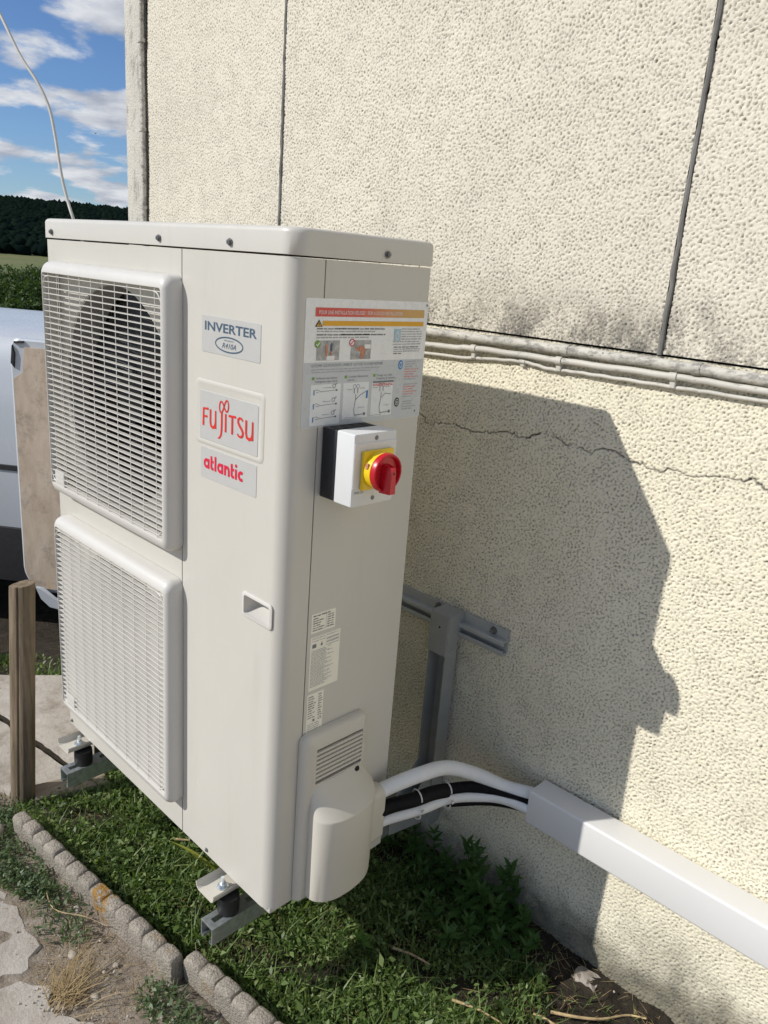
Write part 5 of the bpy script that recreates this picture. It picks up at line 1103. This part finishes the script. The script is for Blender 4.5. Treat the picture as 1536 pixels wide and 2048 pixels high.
for i, (a, b, s_, lb) in enumerate(((-0.555, -0.466, 0.0085, 'small bright white stone in the weeds beside the edging'), (-0.945, -0.515, 0.030, 'pale fist-sized stone at the left edge below the post'), (-0.435, -0.535, 0.011, 'flat pale stone on the soil left of the dry tuft'), (-0.345, -0.475, 0.007, 'small round pale stone near the dry tuft tip'),
                                    (-0.30, -0.545, 0.010, 'rounded pale stone right of the dry tuft'), (-0.955, -0.265, 0.016, 'crumbled pale stone beside the old board'))):
    v, f = pv[i % 4]; o = build('stone', v * s_ * np.array([1.25, 0.9, 0.5]) * (1 + 0.12 * np.sign(v[:, :1])) + np.array([a, b, GZ + s_ * 0.2]), f.tolist(), 'stone_pale', ang=180); meta(o, lb, 'stone')

r_l = random.Random(5); bm = bmesh.new(); bmesh.ops.create_cube(bm, size=1.0); bmesh.ops.subdivide_edges(bm, edges=bm.edges[:], cuts=3, use_grid_fill=True)
for v in bm.verts: v.co = Vector((0.40 + v.co.x * 0.055 + v.co.z * 0.01, 0.300 + v.co.y * 0.040, GZ + 0.006 + v.co.z * 0.030)) + Vector((r_l.uniform(-1, 1), r_l.uniform(-1, 1), r_l.uniform(-1, 1))) * 0.0055
bm.verts.index_update(); meta(build('stone', [v.co[:] for v in bm.verts], [[v.index for v in f.verts] for f in bm.faces], 'slab_concrete', ang=20), 'broken grey-white concrete lump at the foot of the wall', 'stone'); bm.free()
# individual plants ----------------------------------------------------------
def leafdata(name, mat, L=1.0, W=0.36, serr=0.0, k=7, fold=0.12, droop=0.25):
    vs = []; fs = []
    for i in range(k + 1):
        t_ = i / k; w = W * (math.sin(math.pi * min(1, t_ * 1.02 + 0.04)) ** 0.8) * (1 - 0.35 * t_) / 2 + (serr * W * (i % 2) * (1 - t_)); z = -droop * t_ * t_
        if i == k: w = 0.001
        vs += [(L * t_, w, z + fold * w), (L * t_, 0, z), (L * t_, -w, z + fold * w)]
    for i in range(k):
        b = i * 3; fs += [(b, b + 3, b + 4, b + 1), (b + 1, b + 4, b + 5, b + 2)]
    me = bpy.data.meshes.new(name); me.from_pydata(vs, [], fs); finish(me, mat, True, 60); return me
NET = leafdata('leaf', 'nettle_leaf', 1, 0.34, 0.22, 9)
nettles = [(0.06, 0.285, 0.17), (0.125, 0.255, 0.205), (0.17, 0.275, 0.19), (0.10, 0.20, 0.15), (0.205, 0.225, 0.14), (0.02, 0.24, 0.13), (0.245, 0.265, 0.12), (0.155, 0.165, 0.10), (-0.05, 0.27, 0.15), (-0.13, 0.285, 0.12), (-0.20, 0.26, 0.13), (0.065, 0.15, 0.08), (0.14, 0.30, 0.16), (0.19, 0.305, 0.13), (0.09, 0.245, 0.17), (0.165, 0.215, 0.14), (0.22, 0.18, 0.09), (0.03, 0.30, 0.15), (-0.01, 0.20, 0.10), (0.12, 0.125, 0.08), (0.27, 0.215, 0.09), (-0.09, 0.24, 0.11)]
for i, (a, b, h) in enumerate(nettles):
    r = random.Random(i + 3)
    lb = 'dark green serrated weed growing in the shade against the wall'
    t = thing('weed_plant', (a, b, GZ), lb, 'weed', 'weeds against the foot of the wall')
    lx, ly = r.uniform(-.03, .03), r.uniform(-.03, .01)
    stem = lambda f: Vector((a + lx * f * f, b + ly * f * f, GZ + h * f))
    G().tube([stem(f) for f in (0, .25, .5, .75, 1.0)], [0.0022, 0.002, 0.0018, 0.0014, 0.0008], 6).obj('stem', 'nettle_leaf', t)
    nl = 6 if h > .11 else 4
    for j in range(nl):
        f = 0.22 + 0.78 * j / (nl - 1); p = stem(f); sc = (0.058 * (1 - 0.45 * f)) * r.uniform(.85, 1.15) * (0.75 + h * 1.6)
        for m in range(4 if j >= nl - 2 else 2):
            an = j * 1.57 + m * (math.pi if j < nl - 2 else math.pi / 2) + r.uniform(-.3, .3)
            inst('leaf', NET, p, t, rot=(r.uniform(-.3, .3), RAD(-18 - 35 * f * (j >= nl - 2)) + r.uniform(-.2, .2), an), scale=(sc, sc, sc))
BRL = leafdata('leaf', 'bright_leaf', 1, 0.62, 0.0, 7, 0.2, 0.2)
t = thing('leafy_seedling', (-0.01, -0.03, GZ), 'bright green broad-leaved seedling standing in the lit grass', 'seedling')
G().tube([(-0.01, -0.03, GZ), (-0.009, -0.031, GZ + 0.03)], 0.0015, 6).obj('stem', 'bright_leaf', t)
for k in range(6): inst('leaf', BRL, (-0.009, -0.031, GZ + 0.03 + 0.001 * k), t, rot=(0, RAD(-18 - 6 * k), k * 1.15), scale=(0.034 - .003 * k,) * 3)
for k, (a, b) in enumerate(((0.32, -0.20), (0.15, -0.17), (-0.12, -0.13), (0.26, -0.02), (-0.05, -0.22))):
    t = thing('leafy_seedling', (a, b, GZ), 'low broad-leaved rosette scattered in the sunlit lawn', 'seedling', 'rosettes in the lawn')
    for m in range(5): inst('leaf', BRL, (a, b, GZ + 0.014), t, rot=(0, RAD(-12), m * 1.26 + k), scale=(0.022 + .004 * (k % 2),) * 3)
YL = leafdata('leaf', 'yellow_leaf', 1, 0.085, 0, 9, 0.3, 0.35)
t = thing('yellowing_plant', (-0.42, -0.15, GZ), 'yellow-green strap leaves bending out under the heat pump', 'plant')
for k, (an, el, L) in enumerate(((200, -32, 0.16), (172, -52, 0.13), (235, -60, 0.11), (120, -55, 0.12), (300, -62, 0.10), (190, -75, 0.12))):
    inst('leaf', YL, (-0.42 + .004 * k, -0.15, GZ + 0.01), t, rot=(0, RAD(el), RAD(an)), scale=(L, L, L))
t = thing('yellowing_plant', (-0.83, -0.02, GZ), 'small yellow-green strap-leaved plant near the far bracket arm', 'plant')
for k, (an, el, L) in enumerate(((230, -60, 0.09), (180, -45, 0.10), (280, -70, 0.10), (120, -60, 0.08))): inst('leaf', YL, (-0.83 + .003 * k, -0.02, GZ + 0.01), t, rot=(0, RAD(el), RAD(an)), scale=(L, L, L))
# dry tuft
r = np.random.default_rng(77); n_ = 150; x = -0.335 + r.normal(0, 0.022, n_); y = -0.600 + r.normal(0, 0.014, n_)
a = np.radians(112) + r.normal(0, 0.75, n_); L = r.uniform(0.04, 0.15, n_) * (0.55 + 0.6 * np.exp(-((a - 1.95) / .6) ** 2)); el = np.radians(r.uniform(8, 42, n_)); w = 0.0010
V = []; F = []
for i in range(n_):
    d = np.array([np.cos(a[i]), np.sin(a[i]), 0]); s_ = np.array([-d[1], d[0], 0]) * w * r.uniform(.6, 1.3); p = np.array([x[i], y[i], GZ + 0.008]); b = len(V); cv = r.normal(0, .25)
    for f in (0, .35, .7, 1): q = p + d * L[i] * f * math.cos(el[i]) + np.array([-d[1], d[0], 0]) * cv * L[i] * f * f + np.array([0, 0, L[i] * (math.sin(el[i]) * f - 0.45 * math.sin(el[i]) * f * f)]); k_ = 1 - .75 * f; V += [q - s_ * k_, q + s_ * k_]
    for f in range(3): F.append([b + 2 * f, b + 2 * f + 1, b + 2 * f + 3, b + 2 * f + 2])
meta(fastmesh('dry_grass_tuft', np.array(V), np.array(F), 'straw_leaf', origin=(-0.335, -0.6, GZ)), 'tuft of dry straw-coloured grass on the path below the edging', 'dry grass')
def stick(pts, r0, label, mat='straw'):
    o = G().tube(spline(pts, 5), [r0 * (1 - 0.5 * i / (5 * (len(pts) - 1))) for i in range(5 * (len(pts) - 1) + 1)], 7).obj('dry_stick', mat, None); meta(o, label, 'stick')
stick([(0.055, 0.012, GZ + .03), (0.10, 0.03, GZ + .032), (0.145, 0.046, GZ + .026)], 0.0035, 'reddish dry stalk lying in the grass near the dark weeds', 'dead_twig')
stick([(0.235, 0.012, GZ + .028), (0.29, 0.035, GZ + .03), (0.34, 0.055, GZ + .02)], 0.0032, 'pale dry stalk in the grass at the bottom edge')
stick([(0.392, 0.165, GZ + .012), (0.44, 0.19, GZ + .02), (0.48, 0.23, GZ + .018), (0.512, 0.285, GZ + .014), (0.55, 0.295, GZ + .03)], 0.0036, 'curved pale root lying on bare soil near the wall corner of frame')
stick([(0.37, 0.13, GZ + .012), (0.40, 0.14, GZ + .014), (0.45, 0.15, GZ + .01)], 0.0045, 'short split stalk on the bare soil')
stick([(-0.31, -0.05, GZ + .03), (-0.24, -0.10, GZ + .09), (-0.17, -0.15, GZ + .14)], 0.0011, 'thin straw standing up beside the pipe cover')
stick([(-0.58, -0.18, GZ + .034), (-0.55, -0.155, GZ + .036)], 0.0035, 'short bleached stalk on the lawn under the grille')
stick([(-0.66, -0.50, GZ + .02), (-0.56, -0.52, GZ + .03), (-0.48, -0.48, GZ + .04), (-0.43, -0.45, GZ + .03)], 0.0014, 'long thin straw arching over weeds beside the edging')

# ------------------------------------------------------------------ bushes, distant wood, added shrub that shades the bank
def crown(name, c, rad, n_, size, seed, mat, parent, lobes=7):
    r = np.random.default_rng(seed); cs = r.normal(0, 0.45, (lobes, 3)) * rad; cs[:, 2] = np.abs(cs[:, 2]) * 0.7; k = r.integers(0, lobes, n_)
    d = r.normal(0, 1, (n_, 3)); d /= np.linalg.norm(d, axis=1)[:, None]; p = cs[k] + d * (r.uniform(0.55, 1, n_) ** 0.6)[:, None] * np.array(rad) * 0.62
    p = p + np.array(c); V, F = leaflets(p[:, 0], p[:, 1], p[:, 2], size, seed + 1, 0.6, 0.9); return fastmesh(name, V, F, mat, parent, origin=c)
def at(u_az, el, dist): # azimuth (deg from +y towards +x) and distance from the viewpoint
    x = 0.99 + dist * math.sin(RAD(u_az)); y = -1.12 + dist * math.cos(RAD(u_az)); return x, y
bushes = [(-70.9, 58, 1.7), (-69.7, 63, 2.0), (-68.5, 57, 1.6), (-67.3, 66, 2.0), (-66.0, 60, 1.8), (-69.2, 82, 2.0), (-67.6, 86, 2.2), (-70.4, 44, 0.9), (-68.0, 46, 1.0), (-64.8, 66, 1.9), (-72.4, 62, 1.9)]
for i, (az, ds, rr_) in enumerate(bushes):
    x, y = at(az, 0, ds); z = gz(x, y)
    t = thing('bush', (x, y, z), 'rounded green bush on the slope beyond the van roof', 'bush', 'bushes on the far slope')
    crown('crown', (x, y, z + rr_ * 0.75), (rr_ * 1.1, rr_ * 1.1, rr_ * 0.85), 2600, 0.26, 200 + i, 'bush_leaf', t); G().tube([(x, y, z - .2), (x, y, z + rr_)], [0.1, 0.05], 6).obj('trunk', 'dead_twig', t)
# sandy track on the slope
V = []; F = []
for k in range(24):
    f = k / 23; x, y = at(-71.5 + 3.6 * f, 0, 62 - 22 * f); dx, dy = 0.36 * 0.8, 0.93 * 0.8
    for s_ in (-1, 1): xx, yy = x + s_ * 0.93 * 0.9, y - s_ * 0.36 * 0.9; V.append((xx, yy, gz(xx, yy) + 0.12))
    if k: b = 2 * k; F.append([b - 2, b - 1, b + 1, b])
meta(build('track', V, F, 'slab_concrete'), kind='structure')
# the wooded ridge: one mass of crowns
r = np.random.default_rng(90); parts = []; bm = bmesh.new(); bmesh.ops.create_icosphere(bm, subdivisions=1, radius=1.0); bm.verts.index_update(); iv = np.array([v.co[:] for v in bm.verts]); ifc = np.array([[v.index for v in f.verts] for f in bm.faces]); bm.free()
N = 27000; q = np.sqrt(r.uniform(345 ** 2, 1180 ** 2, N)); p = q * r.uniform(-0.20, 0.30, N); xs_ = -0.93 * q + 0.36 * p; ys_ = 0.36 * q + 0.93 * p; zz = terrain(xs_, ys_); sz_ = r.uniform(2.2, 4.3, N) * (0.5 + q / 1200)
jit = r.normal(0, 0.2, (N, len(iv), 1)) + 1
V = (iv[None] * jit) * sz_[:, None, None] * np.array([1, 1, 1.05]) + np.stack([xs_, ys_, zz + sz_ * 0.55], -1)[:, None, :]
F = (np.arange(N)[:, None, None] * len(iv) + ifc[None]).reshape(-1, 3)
meta(fastmesh('distant_wood', V.reshape(-1, 3), F, 'shaded_forest_leaf', smooth=True), 'dark wooded ridge on the skyline', 'wood', kind='stuff')
# unseen shrub added left of the picture to throw shade on the bank
t = thing('shade_shrub', (-3.15, -1.45, -0.62), 'added leafy shrub out of view left of the van, shading the bank', 'shrub')
crown('crown', (-3.15, -1.45, 0.15), (0.65, 0.65, 0.6), 5200, 0.075, 300, 'bush_leaf', t); G().tube([(-3.15, -1.45, -0.75), (-3.13, -1.45, 0.2)], [0.04, 0.02], 8).obj('trunk', 'dead_twig', t)
